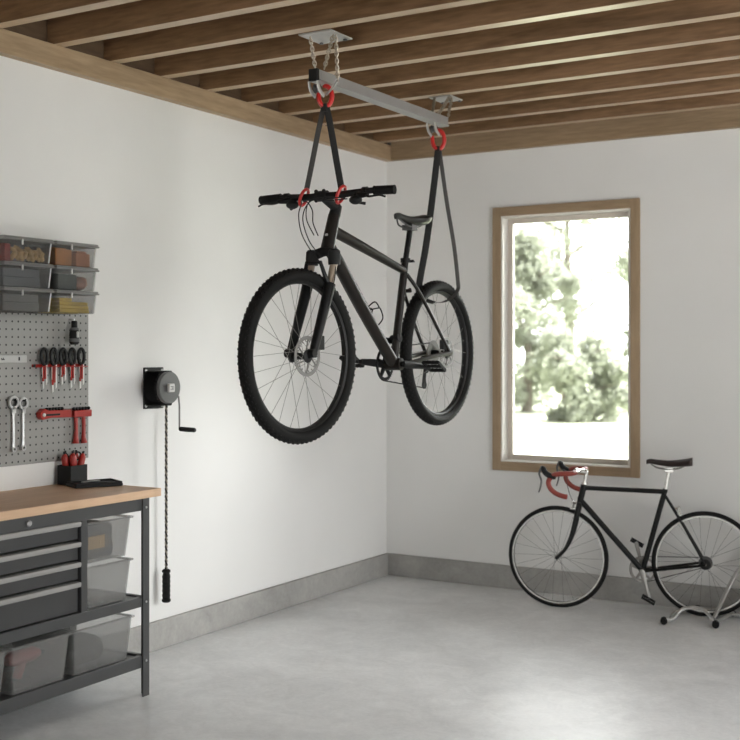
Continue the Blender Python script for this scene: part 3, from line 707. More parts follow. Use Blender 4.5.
drivetrain(rpf, rBB, 0.085, 'cranksilver', 'cranksilver', 0.168, math.radians(-105), 0.011, -0.040, 0.052)
pts = []
for i in range(12):
    a = math.radians(95 - i * 17); pts.append(rBB + V(0.086 * math.cos(a), -0.042, 0.086 * math.sin(a)))
pts += [xz(0.012, Rr - 0.032, -0.040), xz(-0.030, Rr - 0.01, -0.040), xz(-0.028, Rr + 0.018, -0.040), xz(0.005, Rr + 0.034, -0.040), pts[0]]
rpf('drive_chain', MB().sweep(pts, 0.0035, 6, flat=0.003, side=(0, 1, 0)), 'darkspoke')

# floor stand for the road bike (in road bike coordinates, its own thing)
stand = thing('bicycle_stand', 'low grey tubular floor stand holding the rear wheel of the road bike', 'bike stand', (2.4617, -0.1655, 0), math.atan2(RD.y, RD.x))
def sp(x, y, z): return V(x, y, z)
# local: +X towards the front wheel, +Y towards the camera
q = MB(); fy = 0.31
q.sweep([sp(0.235, fy, 0.026), sp(0.19, fy - 0.03, 0.030), sp(0.13, fy - 0.08, 0.085), sp(0.02, fy - 0.085, 0.090), sp(-0.04, fy - 0.03, 0.045), sp(-0.062, fy, 0.028)], 0.0115, 10, smooth=5)
q.sweep([sp(-0.062, fy, 0.028), sp(-0.13, 0.10, 0.026), sp(-0.17, -0.03, 0.026), sp(-0.13, -0.075, 0.026), sp(0.0, -0.085, 0.026), sp(0.11, -0.08, 0.028), sp(0.19, 0.10, 0.028), sp(0.205, fy - 0.05, 0.030)], 0.0115, 10, smooth=5)
rk = obj('stand_base', q, 'galv', stand)
for o_, x_ in ((0.030, 0.0), (-0.030, 0.0)):
    q = MB(); q.sweep([sp(-0.055, 0.24 if o_ > 0 else 0.20, 0.04), sp(-0.13, o_ * 1.6 + .02, 0.17), sp(-0.20, o_, 0.30), sp(-0.28, o_, 0.37), sp(-0.36, o_, 0.33), sp(-0.37, o_, 0.20), sp(-0.30, o_ * 1.2, 0.05), sp(-0.165, o_ * 1.5, 0.028)], 0.010, 10, smooth=5)
    obj('wheel_hoop', q, 'galv', stand)
for p_ in (sp(0.245, fy + 0.006, 0.022), sp(-0.064, fy + 0.012, 0.022), sp(-0.165, -0.045, 0.022), sp(0.05, -0.09, 0.022)):
    obj('rubber_foot', MB().lathe([(0.019, -0.022), (0.022, -0.018), (0.022, 0.018), (0.019, 0.022)], 14, p_), 'rubber', stand, label='black rubber foot')

# ------------------------------------------------------------------ ceiling hoist
hoist = thing('hoist_rail', 'silver square rail hung on short chains under the joists', 'rail', (1.253, -2.18, 3.04))
def hp(name, q, m_, bevel=0.0, par=None, label=None):
    q.v = [p - V(1.253, -2.18, 3.04) for p in q.v]
    return obj(name, q, m_, par or hoist, bevel=bevel, label=label)
ry0, ry1, rz0, rz1, rx0, rx1 = -2.865, -1.47, 3.044, 3.100, 1.228, 1.276
q = MB().prism([(rx0, rz1), (rx1, rz1), (rx1, rz0 + 0.008), (rx1 + 0.010, rz0 + 0.008), (rx1 + 0.010, rz0), (rx0 - 0.010, rz0), (rx0 - 0.010, rz0 + 0.008), (rx0, rz0 + 0.008)], ry0, ry1, 'y')
hp('rail', q, 'alubright', 0.0015)
hp('end_cap', MB().box((rx0 - 0.002, ry0 - 0.022, rz0 - 0.002), (rx1 + 0.002, ry0, rz1 + 0.002)), 'blackmat', 0.003)
hp('end_cap', MB().box((rx0 - 0.001, ry1, rz0 - 0.001), (rx1 + 0.001, ry1 + 0.006, rz1 + 0.001)), 'alubright', 0.002)
def link_chain(a, b_):
    q = MB(); a = Vector(a); b_ = Vector(b_); L = (b_ - a).length; n = max(3, int(L / 0.0165)); d = (b_ - a).normalized()
    u = d.orthogonal().normalized(); w_ = d.cross(u)
    for i in range(n):
        c = a + (b_ - a) * ((i + 0.5) / n); e = u if i % 2 else w_; pts = []
        for k in range(10):
            t = 2 * PI * k / 10; pts.append(c + d * math.sin(t) * 0.0145 + e * math.cos(t) * 0.0085)
        q.sweep(pts, 0.0030, 6, closed=True)
    return q
def plate(x0, x1, y0, y1, bolts):
    pl = hp('ceiling_plate', MB().box((x0, y0, JZ - 0.008), (x1, y1, JZ)), 'galv', 0.002, label='flat zinc plate screwed under the joists')
    for (x, y) in bolts:
        hp('bolt', MB().lathe([(0.011, 0), (0.011, 0.004), (0.007, 0.008)], 6, (x, y, JZ - 0.016), 'z'), 'disc', par=pl).location = (0, 0, 0)
    return pl
plate(1.225, 1.415, -2.975, -2.775, ((1.39, -2.805), (1.25, -2.805)))
plate(1.10, 1.250, -1.385, -1.215, ((1.235, -1.23), (1.115, -1.23)))
for a, b_ in (((1.265, -2.93, JZ - 0.006), (1.253, -2.865, rz1 + 0.004)), ((1.385, -2.905, JZ - 0.006), (1.290, -2.84, rz1 + 0.008)), ((1.392, -2.895, JZ - 0.006), (1.375, -2.85, 3.035)),
              ((1.135, -1.37, JZ - 0.006), (1.24, -1.60, rz1 + 0.004)), ((1.225, -1.345, JZ - 0.006), (1.262, -1.56, rz1 + 0.004)), ((1.235, -1.335, JZ - 0.006), (1.262, -1.44, rz1 + 0.004))):
    hp('chain', link_chain(a, b_), 'chain')
for (y, dz) in ((-2.84, 0), (-1.60, 0)):      # pulley wheels and side cheeks under the rail
    for dx in (-0.024, 0.028):
        q = MB(); q.sweep([V(1.253 + dx, y - 0.045, rz0 - 0.004), V(1.253 + dx, y - 0.030, rz0 - 0.045), V(1.253 + dx, y + 0.012, rz0 - 0.072)], [0.012, 0.014, 0.010], 10, flat=0.003, side=(0, 1, 0.4), smooth=4)
        pc = hp('pulley_cheek', q, 'galv')
    hp('pulley', MB().lathe([(0.024, -0.012), (0.018, -0.004), (0.018, 0.004), (0.024, 0.012)], 18, (1.256, y - 0.012, rz0 - 0.036), 'x'), 'disc')
hp('shackle', MB().sweep([V(1.375, -2.85, 3.04), V(1.33, -2.82, 3.015), V(1.285, -2.79, 3.0), V(1.262, -2.78, 2.99)], 0.006, 8, smooth=4), 'galv')

# ------------------------------------------------------------------ lifting straps
def hook_mesh(c, r, gap=True, tilt=0.0, ax=(1, 0, 0)):
    """open red ring hanging at c, drawn in the plane of ax and up"""
    a = Vector(ax).normalized(); pts = []
    for i in range(15):
        t = math.radians(112 - i * (316 if gap else 330) / 14); pts.append(Vector(c) + a * math.cos(t) * r[0] + V(0, 0, 1) * math.sin(t) * r[1])
    return MB().sweep(pts, [0.006] + [0.0125] * 13 + [0.0085], 10)
def ribbon(pts, w_, side, th=0.0022): return MB().sweep(pts, w_, 8, flat=th, side=side, smooth=6)
barw = V(1.253, -1.549 - 1.080 * K, 1.6885 - 0.37 * K + (0.37 + 0.692) * K)
hk = V(1.253, -2.775, 2.985)
fs_ = thing('lifting_strap', 'pair of black straps from the rail to the flat handlebar', 'strap', (1.253, -2.775, 2.45), 0, 'bike lifting straps')
def fp(name, q, m_, base, par, label=None):
    q.v = [p - base for p in q.v]; return obj(name, q, m_, par, label=label)
fb = V(1.253, -2.775, 2.45)
hx = V(0.86, 0.50, 0)
fp('hook', hook_mesh(hk, (0.034, 0.052), True, ax=hx), 'redhook', fb, fs_, 'red coated hook')
fp('strap_keeper', MB().box((1.240, -2.79, 2.905), (1.268, -2.765, 2.945)), 'web', fb, fs_)
for xo, wd in ((-0.118, 0.0135), (0.104, 0.0165)):
    e = barw + V(xo, 0.012, 0.0)
    pts = [hk + V(0.002 + xo * 0.05, 0.0, -0.045), hk + (e - hk) * 0.5 + V(0, 0, 0), e + V(0, 0.0, 0.035), e + V(0, -0.016, 0.024), ]
    fp('webbing', ribbon([hk + V(xo * 0.05, 0, -0.045), hk + (e - hk) * 0.33, hk + (e - hk) * 0.66, e + V(-xo * .05, 0.0, 0.030)], wd, (0.86, 0.50, 0)), 'web' if xo > 0 else 'webgrey', fb, fs_)
    rg = []
    for i in range(20):
        t = 2 * PI * i / 20 * 0.93 + 0.6; rg.append(e + V(0.018 * math.sin(t), math.cos(t) * 0.030 - 0.012, math.sin(t) * 0.040 - 0.004))
    fp('hook', MB().sweep(rg, 0.0085, 8), 'redhook', fb, fs_, 'red coated ring hook around the handlebar')
rb = V(1.253, -1.548, 2.4)
rs_ = thing('lifting_strap', 'long black strap loop from the rail down around the rear wheel', 'strap', tuple(rb), 0, 'bike lifting straps')
hk2 = V(1.253, -1.548, 2.955)
fp('hook', hook_mesh(hk2, (0.036, 0.056), True, ax=hx), 'redhook', rb, rs_, 'red coated hook')
top = hk2 + V(0, 0, -0.05)
wy = -1.549
fp('webbing', ribbon([top, V(1.243, -1.60, 2.62), V(1.235, -1.665, 2.33), V(1.215, -1.705, 2.12), V(1.205, -1.70, 2.05), V(1.215, -1.66, 2.005), V(1.253, -1.60, 1.985)], 0.0195, (0.86, 0.5, 0)), 'web', rb, rs_)
fp('webbing', ribbon([top + V(0.004, 0.004, 0), V(1.268, -1.47, 2.60), V(1.288, -1.41, 2.33), V(1.296, -1.375, 2.12), V(1.300, -1.385, 2.07), V(1.294, -1.44, 2.025), V(1.275, -1.52, 1.992), V(1.253, -1.60, 1.985)], 0.0120, (0.86, 0.5, 0)), 'webgrey', rb, rs_, 'thinner grey strap strand')
fp('strap_keeper', MB().box((1.240, -1.562, 2.885), (1.266, -1.534, 2.915)), 'web', rb, rs_)

# ------------------------------------------------------------------ wall winch
wn = thing('hand_winch', 'black hand crank winch with grey round drum on the left wall', 'winch', (0, -2.66, 1.49))
def wp(name, q, m_, bevel=0.0, par=None, label=None): return obj(name, q, m_, par or wn, bevel=bevel, label=label)
pl_ = wp('wall_plate', MB().box((0, -0.07, -0.117), (0.008, 0.095, 0.117)), 'blackmat', 0.003)
q = MB()
for z in (-0.095, 0.095):
    q.prism([(0.008, -0.060 if z < 0 else -0.060), (0.10, -0.045), (0.115, 0.03), (0.10, 0.06), (0.008, 0.085)], z - 0.003, z + 0.003, 'z')
q.box((0.008, 0.055, -0.095), (0.10, 0.062, 0.095))
wp('bracket', q, 'blackmat', 0.002)
for (y, z) in ((-0.055, -0.1), (-0.055, 0.1), (0.08, 0.1), (0.08, -0.1)):
    wp('screw', MB().lathe([(0.009, 0.0), (0.009, 0.003), (0.005, 0.006)], 10, (0.008, y, z), 'x'), 'chrome', par=pl_, label='bright screw head')
q = MB(); n = 26
for i in range(60):
    pass
prof = []
for i in range(9):
    x = 0.03 + i * 0.0105; prof += [(0.066, x), (0.078, x + 0.005)]
q.lathe([(0.02, 0.022)] + prof + [(0.02, 0.125)], 32, (0, -0.018, 0.0), 'x')
wp('rope_drum', q, 'blackmat', label='drum wound with dark rope')
q = MB().lathe([(0.0, 0.128), (0.086, 0.128), (0.090, 0.131), (0.090, 0.150), (0.086, 0.154), (0.0, 0.154)], 48, (0, -0.018, 0.005), 'x')
dc = wp('drum_cover', q, 'disc', label='grey round cover')
q = MB()
for i in range(30):
    a = 2 * PI * i / 30
    q.box((0.120, -0.004, 0.083), (0.132, 0.004, 0.095), Matrix.Translation((0, -0.018, 0.005)) @ Matrix.Rotation(a, 4, 'X'))
wp('ratchet_teeth', q, 'blackmat', par=dc)
hubx = wp('centre_cap', MB().box((0.154, -0.045, -0.020), (0.172, 0.003, 0.028)), 'rimw', 0.005, par=dc, label='white square cap')
wp('cap_mark', MB().box((0.172, -0.034, -0.006), (0.1735, -0.010, -0.002)).box((0.172, -0.034, 0.010), (0.1735, -0.010, 0.014)).box((0.172, -0.026, 0.001), (0.1735, -0.008, 0.006)), 'disc', par=dc)
wp('crank_rod', MB().sweep([V(0.140, 0.070, -0.045), V(0.140, 0.078, -0.10), V(0.140, 0.078, -0.228), V(0.150, 0.078, -0.232)], 0.0048, 8), 'rotor', label='thin silver rod')
wp('crank_handle', MB().sweep([V(0.142, 0.078, -0.232), V(0.150, 0.078, -0.232), V(0.247, 0.078, -0.235), V(0.254, 0.078, -0.235)], [0.010, 0.0135, 0.0135, 0.010], 12), 'blackmat')
rpts_unused = [V(0.075, 0.012, -0.06), V(0.070, 0.012, -0.3), V(0.068, 0.012, -0.6), V(0.068, 0.012, -1.0)]
q = MB()
for ph in (0, PI):
    pts = []
    for i in range(240):
        t = i / 239; z = -0.06 - t * 0.970; a = t * 150 + ph; pts.append(V(0.084 + 0.0042 * math.cos(a), 0.030 + 0.0042 * math.sin(a), z))
    q2 = MB().sweep(pts, 0.0048, 5)
    if ph == 0: wp('rope', q2, 'blackmat')
    else: wp('rope', q2, 'ropetan', label='tan strand of the twisted rope')
n = 26; L0 = -1.025
rr = [0.017, 0.0245, 0.0245, 0.018] + [0.0205 + 0.0035 * abs(math.sin(i * 0.9)) for i in range(18)] + [0.020, 0.026, 0.026, 0.018]
wp('pull_grip', MB().sweep([V(0.084, 0.030, L0 - 0.187 * i / 25) for i in range(26)], rr, 14), 'rubber', label='black ribbed grip at the rope end')

# ------------------------------------------------------------------ workbench
bench = thing('workbench', 'charcoal steel workbench with beech top and four drawers by the left wall', 'workbench', (0.29, -4.4, 0))
bo = V(0.29, -4.4, 0)
def bp_(name, boxes, m_, bevel=0.002, par=None, label=None, off=True):
    q = MB()
    for a, c in boxes: q.box(Vector(a) - bo, Vector(c) - bo)
    return obj(name, q, m_, par or bench, bevel=bevel, label=label)
YE, YR = -5.75, -3.318
bp_('worktop', [((0.0, YE - 0.1, 0.975), (0.575, -3.235, 1.015))], 'bench', 0.003)
for (x0, y0) in ((0.520, YR - 0.045), (0.03, YR - 0.045), (0.520, YE), (0.03, YE)):
    if x0 > 0.1: lg = bp_('leg', [((x0 + 0.042, y0, 0), (x0 + 0.050, y0 + 0.045, 0.975)), ((x0, y0 + 0.040, 0), (x0 + 0.0425, y0 + 0.045, 0.975))], 'steel', 0.001)
    else: lg = bp_('leg', [((x0, y0, 0), (x0 + 0.048, y0 + 0.045, 0.975))], 'steel', 0.003)
    if x0 > 0.1:
        for z in (0.93, 0.465, 0.175):
            q = MB().lathe([(0.006, 0), (0.006, 0.002), (0.004, 0.004)], 10, V(x0 + 0.050, y0 + 0.022, z) - bo, 'x'); obj('bolt', q, 'chrome', lg)
LY = YE + 0.045; RY = YR - 0.045
bp_('apron', [((0.535, LY, 0.915), (0.562, RY, 0.975)), ((0.03, LY, 0.915), (0.06, RY, 0.975))], 'steel')
bp_('crossbar', [((0.535, LY, 0.442), (0.562, RY, 0.492)), ((0.03, LY, 0.442), (0.06, RY, 0.492)), ((0.06, RY + 0.005, 0.442), (0.535, RY + 0.03, 0.492))], 'steel')
bp_('shelf', [((0.06, LY, 0.470), (0.535, RY, 0.486))], 'steel')
bp_('crossbar', [((0.535, LY, 0.143), (0.562, RY, 0.203)), ((0.03, LY, 0.143), (0.06, RY, 0.203)), ((0.06, RY + 0.005, 0.143), (0.535, RY + 0.03, 0.203))], 'steel')
bp_('shelf', [((0.06, LY, 0.178), (0.535, RY, 0.194))], 'steel')
bp_('divider_post', [((0.10, -3.771, 0.486), (0.560, -3.733, 0.915))], 'steel')
bp_('divider_post', [((0.10, -5.05, 0.486), (0.560, -5.012, 0.915))], 'steel')
bp_('drawer_case', [((0.08, -5.012, 0.492), (0.10, -3.771, 0.915)), ((0.10, -3.775, 0.492), (0.52, -3.7711, 0.915))], 'drawer')
zs = [(0.830, 0.918), (0.737, 0.824), (0.645, 0.731), (0.496, 0.639)]
for i, (z0, z1) in enumerate(zs):
    dr = bp_('drawer', [((0.11, -5.008, z0), (0.545, -3.778, z1))], 'drawer', 0.003)
    hh = 0.026
    q = MB().prism([(0.545, z1 - 0.002), (0.568, z1 - 0.004), (0.571, z1 - 0.010), (0.568, z1 - hh), (0.560, z1 - hh - 0.002), (0.556, z1 - hh + 0.004), (0.545, z1 - hh + 0.008)], -5.0, -3.782, 'y')
    q.v = [p - bo for p in q.v]
    obj('drawer_handle', q, 'alubright', dr, label='full width silver handle strip')
q = MB().lathe([(0.014, 0), (0.014, 0.008), (0.010, 0.013)], 18, V(0.562, -4.095, 0.945) - bo, 'x').box((-0.002, -0.0015, -0.006), (0.004, 0.0015, 0.006), Matrix.Translation(V(0.573, -4.095, 0.945) - bo))
obj('lock', q, 'chrome', bench, label='round chrome lock')

# open translucent bins
def bin_mesh(x0, x1, y0, y1, z0, z1, t=0.018, th=0.004, rim=0.012, c=(0, 0, 0)):
    q = MB(); c = Vector(c)
    def ring(i, z, e): return [V(x0 + e, y0 + e, z), V(x1 - e, y0 + e, z), V(x1 - e, y1 - e, z), V(x0 + e, y1 - e, z)]
    vs = ring(0, z0, t) + ring(1, z1, 0) + ring(2, z1, th) + ring(3, z0 + th, t + th)
    fs = [(3, 2, 1, 0)]
    for k in range(4):
        j = (k + 1) % 4; fs += [(k, j, 4 + j, 4 + k), (4 + k, 4 + j, 8 + j, 8 + k), (8 + k, 8 + j, 12 + j, 12 + k)]
    fs.append((12, 13, 14, 15)); q.add([p - c for p in vs], fs); return q
def rim_mesh(x0, x1, y0, y1, z, r, h, c=(0, 0, 0)):
    c = Vector(c); q = MB(); o = [(x0 - r, y0 - r), (x1 + r, y0 - r), (x1 + r, y1 + r), (x0 - r, y1 + r)]; i_ = [(x0, y0), (x1, y0), (x1, y1), (x0, y1)]
    vs = [V(a, b2, z - h) for a, b2 in o] + [V(a, b2, z) for a, b2 in o] + [V(a, b2, z) for a, b2 in i_] + [V(a, b2, z - h) for a, b2 in i_]
    fs = []
    for k in range(4):
        j = (k + 1) % 4; fs += [(k, j, 4 + j, 4 + k), (4 + k, 4 + j, 8 + j, 8 + k), (8 + k, 8 + j, 12 + j, 12 + k), (12 + k, 12 + j, j, k)]
    return q.add([p - c for p in vs], fs)
def open_bin(label, x0, x1, y0, y1, z0, z1, m_='bin', group='frosted bins in the workbench'):
    c = V((x0 + x1) / 2, (y0 + y1) / 2, z0)
    t = thing('storage_bin', label, 'storage bin', tuple(c), 0, group)
    obj('bin_body', bin_mesh(x0, x1, y0, y1, z0, z1, c=c), m_, t, bevel=0.006)
    obj('bin_rim', rim_mesh(x0, x1, y0, y1, z1, 0.010, 0.010, c), m_, t, bevel=0.002)
    return t
open_bin('upper frosted bin right of the drawers, with a black case inside', 0.14, 0.545, -3.716, -3.425, 0.703, 0.897)
open_bin('lower frosted bin right of the drawers, empty looking', 0.14, 0.545, -3.716, -3.425, 0.487, 0.690)
open_bin('frosted bin at the right end of the bottom bench shelf, dark bag inside', 0.12, 0.548, -3.805, -3.420, 0.195, 0.412)
open_bin('frosted bin on the bottom bench shelf with a red tool inside', 0.12, 0.548, -4.170, -3.838, 0.195, 0.412)
open_bin('frosted bin on the bottom bench shelf cut off by the left edge of the photo', 0.12, 0.548, -4.56, -4.208, 0.195, 0.412)
# their contents
t = thing('tool_case', 'black tool case with an amber label inside the upper frosted bin', 'case', (0.42, -3.585, 0.7075))
q = MB().prism([(-0.10, 0.0), (0.085, 0.0), (0.10, 0.05), (0.085, 0.085), (0.095, 0.15), (0.06, 0.170), (-0.075, 0.175), (-0.095, 0.14)], -0.06, 0.075, 'x')
obj('case_body', q, 'black', t, bevel=0.012)
obj('case_label', MB().box((0.0755, -0.078, 0.052), (0.079, 0.030, 0.112)).box((0.0755, 0.0, 0.066), (0.081, 0.014, 0.09)), 'amber', t, bevel=0.002, label='amber paper label')
q = MB()
for (a, c) in (((-0.11, -0.10, 0.0), (0.03, 0.10, 0.13)), ((-0.05, -0.06, 0.05), (0.05, 0.07, 0.125)), ((-0.05, 0.02, 0.10), (0.03, 0.13, 0.16))): pass
o = obj('tool_bag', MB().ball((0, 0, 0.075), (0.10, 0.11, 0.074), 16, 10).ball((0.02, 0.05, 0.07), (0.07, 0.07, 0.065)).ball((0.0, -0.06, 0.057), (0.08, 0.06, 0.055)), 'blackmat', None, (0.40, -3.63, 0.2005))
tag(o, 'dark rounded bag inside the bin at the right end of the bottom shelf', 'bag')
t = thing('power_tool', 'red power tool lying inside the frosted bin on the bottom shelf', 'power tool', (0.44, -4.02, 0.2005))
obj('tool_body', MB().sweep([V(0, -0.09, 0.125), V(0, -0.05, 0.13), V(0, 0.06, 0.13), V(0, 0.10, 0.125)], [0.022, 0.036, 0.034, 0.018], 14).sweep([V(0, 0.0, 0.11), V(0, -0.03, 0.035)], [0.024, 0.021], 12), 'red', t)
obj('battery', MB().box((-0.035, -0.075, 0.0), (0.035, 0.025, 0.038)), 'blackmat', t, bevel=0.005)
obj('tool_chuck', MB().sweep([V(0, 0.10, 0.125), V(0, 0.125, 0.125)], [0.015, 0.010], 12), 'blackmat', t)
o = obj('cloth_bundle', MB().ball((0, 0, 0.07), (0.09, 0.10, 0.068), 14, 8).ball((0.03, -.02, 0.05), (0.06, 0.08, 0.046)), 'grey', None, (0.38, -4.38, 0.2005)); tag(o, 'grey cloth bundle inside the leftmost bin of the bottom bench shelf', 'cloth')

# ------------------------------------------------------------------ lidded bins on the wall
bx1 = 0.27; rows = [(2.128, 2.246), (2.010, 2.122), (1.902, 2.002)]
names = [['lidded box with tan cord and red book, top of the left wall stack', 'smoky lidded box with orange boards, top of the right stack on the wall'],
         ['dark slate filled lidded box, middle of the left stack on the wall', 'lidded box with green carton and pink cloth, middle of the right wall stack'],
         ['dull grey filled lidded box, bottom of the left wall stack', 'lidded box with folded mustard cloths, bottom of the right stack on the wall']]
cols = [(-3.656, -3.968), (-3.352, -3.642)]
for ci, (ya, yb) in enumerate(cols):
    y1_, y0_ = max(ya, yb), min(ya, yb)
    for ri, (z0, z1) in enumerate(((2.118, 2.218), (2.000, 2.099), (1.886, 1.981))):
        c = V(0.135, (y0_ + y1_) / 2, z0)
        t = thing('lidded_box', names[ri][ci], 'storage box', tuple(c), 0, 'lidded boxes on the wall')
        obj('box_body', bin_mesh(0.024, bx1 - 0.012, y0_ + 0.012, y1_ - 0.012, z0, z1, 0.010, 0.003, c=c), 'bindk', t, bevel=0.004)
        q = MB().box(V(0.020, y0_, z1) - c, V(bx1, y1_, z1 + 0.009) - c).box(V(0.024, y0_ + 0.004, z1 + 0.009) - c, V(bx1 - 0.004, y1_ - 0.004, z1 + 0.018) - c)
        obj('lid', q, 'lid', t, bevel=0.003)
        obj('edge_strip', MB().sweep([V(bx1 - 0.0195, y1_ - 0.022, z0 + 0.004) - c, V(bx1 - 0.012, y1_ - 0.0135, z1) - c], 0.0035, 6), 'rimw', t, label='white corner edge')
        obj('latch', MB().box(V(bx1 - 0.004, (y0_ + y1_) / 2 - 0.05, z1 - 0.020) - c, V(bx1 + 0.003, (y0_ + y1_) / 2 - 0.043, z1 + 0.006) - c), 'rimw', t, bevel=0.001)
def inside(name, label, cat, q, m_, loc): o = obj(name, q, m_, None, loc, bevel=0.003); return tag(o, label, cat)
# top left: red book + tan cord bundle
inside('notebook', 'red notebook standing in the top left wall box', 'book', MB().box((-0.08, -0.018, 0), (0.09, 0.018, 0.083)), 'red', (0.12, -3.895, 2.1220))
q = MB()
for i in range(9):
    yy = -0.085 + 0.022 * i
    q.sweep([V(0.0 + 0.012 * (i % 3), yy, 0.012), V(0.03, yy + 0.02 * math.sin(i * 2.1), 0.045), V(0.01, yy - 0.012, 0.060 + 0.011 * math.sin(i * 1.7))], [0.013, 0.012, 0.010], 8, smooth=3)
inside('cord_bundle', 'tan cord bundle in the top left wall box', 'cord', q, 'tan', (0.185, -3.770, 2.1235))
inside('orange_board', 'orange board pack in the top right wall box', 'boards', MB().box((-0.08, -0.075, 0), (0.05, 0.035, 0.080)).box((-0.08, -0.075, 0.080), (0.03, 0.02, 0.088)), 'orange', (0.17, -3.530, 2.1220))
inside('terracotta_board', 'terracotta board pack beside the orange one in the top right wall box', 'boards', MB().box((-0.08, -0.035, 0), (0.06, 0.060, 0.066)).box((-0.08, -0.020, 0.066), (0.05, 0.045, 0.078)), 'terracotta', (0.17, -3.440, 2.1220))
inside('folded_cloth', 'slate cloth filling the middle left wall box', 'cloth', MB().box((-0.08, -0.115, 0), (0.085, 0.115, 0.045)).box((-0.08, -0.115, 0.045), (0.083, 0.113, 0.086)), 'slate', (0.13, -3.812, 2.0040))
inside('carton', 'dark green carton in the middle right wall box', 'carton', MB().box((-0.08, -0.07, 0), (0.07, 0.055, 0.076)), 'green', (0.16, -3.525, 2.0040))
inside('folded_cloth', 'dusty pink cloth in the middle right wall box', 'cloth', MB().ball((0, 0, 0.033), (0.07, 0.045, 0.034)).ball((0.02, 0.01, 0.05), (0.04, 0.03, 0.02)), 'pink', (0.17, -3.42, 2.0040))
inside('folded_cloth', 'grey cloth filling the bottom left wall box', 'cloth', MB().box((-0.08, -0.112, 0), (0.080, 0.112, 0.040)).box((-0.08, -0.112, 0.040), (0.078, 0.110, 0.080)), 'grey', (0.13, -3.812, 1.8900))
inside('folded_cloth', 'stack of folded mustard cloths in the bottom right wall box', 'cloth', MB().box((-0.08, -0.09, 0), (0.075, 0.11, 0.018)).box((-0.08, -0.088, 0.020), (0.073, 0.108, 0.036)).box((-0.08, -0.085, 0.038), (0.070, 0.106, 0.054)).box((-0.08, -0.085, 0.056), (0.068, 0.0, 0.072)), 'yellow', (0.16, -3.500, 1.8900))

# ------------------------------------------------------------------ pegboard and tools
peg = obj('pegboard', MB().box((0.001, -2.3, -0.383), (0.018, 0, 0.375)), 'peg', None, (0.0, -3.174, 1.5185), bevel=0.002)
tag(peg, 'grey perforated tool board on the wall above the workbench', 'pegboard')
PX = 0.018
def pthing(name, label, cat, y, z, group=None): return thing(name, label, cat, (PX, y, z), 0, group)
# small black lamp-like tool
t = pthing('hand_torch', 'small black torch with a grey collar hanging at the top right of the pegboard', 'torch', -3.312, 1.795)
obj('torch_body', MB().lathe([(0.018, -0.062), (0.026, -0.052), (0.026, -0.01), (0.023, 0.018), (0.016, 0.026), (0.016, 0.056), (0.012, 0.062)], 20, (0.036, 0, 0), 'z'), 'black', t)
obj('torch_collar', MB().lathe([(0.0245, 0.012), (0.0255, 0.020), (0.018, 0.026)], 20, (0.036, 0, 0), 'z').lathe([(0.0265, -0.048), (0.0285, -0.038), (0.027, -0.030)], 20, (0.036, 0, 0), 'z'), 'disc', t, label='grey collar')
obj('torch_window', MB().box((0.055, -0.008, -0.026), (0.0645, 0.008, 0.006)), 'decal', t, bevel=0.004)
obj('torch_hook', MB().sweep([V(0.0, 0, 0.068), V(0.036, 0, 0.070), V(0.036, 0, 0.050)], 0.003, 6), 'chrome', t)
# magnetic strip
t = pthing('magnetic_strip', 'pale magnetic tool strip at the left edge of the pegboard', 'tool strip', -3.78, 1.661)
obj('strip_body', MB().box((0, -0.16, -0.018), (0.020, 0.163, 0.018)), 'decal', t, bevel=0.002)
obj('strip_mark', MB().box((0.020, 0.108, -0.008), (0.0215, 0.116, 0.009)), 'black', t)
q = MB()
for i, (dy, h) in enumerate(((0, 0.010), (0.006, 0.006), (0.010, 0.012), (0.016, 0.006))): q.box((0.020, 0.0 + dy, -0.005), (0.0213, 0.0035 + dy, -0.005 + h))
obj('strip_mark', q, 'black', t)
# red rack with five looped tools
rack = pthing('tool_rack', 'thin red rail carrying five looped snips on the pegboard', 'tool rack', -3.385, 1.625)
obj('rail', MB().box((0, -0.185, -0.007), (0.012, 0.180, 0.008)).box((0.012, -0.175, -0.007), (0.034, 0.175, -0.003)), 'red', rack, bevel=0.002)
for yy in (-0.178, 0.172): obj('rail_screw', MB().lathe([(0.008, 0), (0.008, 0.004), (0.004, 0.006)], 10, (0.012, yy, 0.0), 'x'), 'black', rack)
wh = ['leftmost, with long silver tips', 'second from the left', 'in the middle', 'second from the right', 'rightmost, with the brightest red shaft']
for i, py in enumerate((43.0, 53.2, 62.3, 71.2, 80.2)):
    y = -3.505 + i * 0.0642
    t = pthing('tool_snips', 'black loop handled snips on the red rail, ' + wh[i], 'snips', y, 1.672, 'looped snips on the red rail')
    R_ = 0.021
    pts = [V(0.022, R_ * math.cos(2 * PI * k / 18), 0.040 * math.sin(2 * PI * k / 18)) for k in range(18)]
    obj('loop_handle', MB().sweep(pts, 0.0085, 8, closed=True), 'black', t)
    zl = (-0.125, -0.145, -0.105, -0.125, -0.130)[i]
    obj('blade_sleeve', MB().box((0.014, -0.009, zl), (0.022, 0.001, -0.036)).box((0.022, -0.002, zl + 0.012), (0.029, 0.008, -0.036)), 'red', t, bevel=0.002, label='red sleeve')
    obj('blade', MB().prism([(-0.012, -0.05), (0.001, -0.05), (0.001, (zl - 0.032)), (-0.006, zl - 0.040)], 0.016, 0.020, 'x').prism([(0.008, -0.04), (0.016, -0.04), (0.017, zl - 0.01), (0.010, zl - 0.02)], 0.023, 0.026, 'x'), 'white', t, label='bright silver blade')
    if i in (0, 1, 3):
        obj('blade_guide', MB().box((0.016, 0.016, zl + 0.02), (0.018, 0.021, -0.04)), 'alu', t)
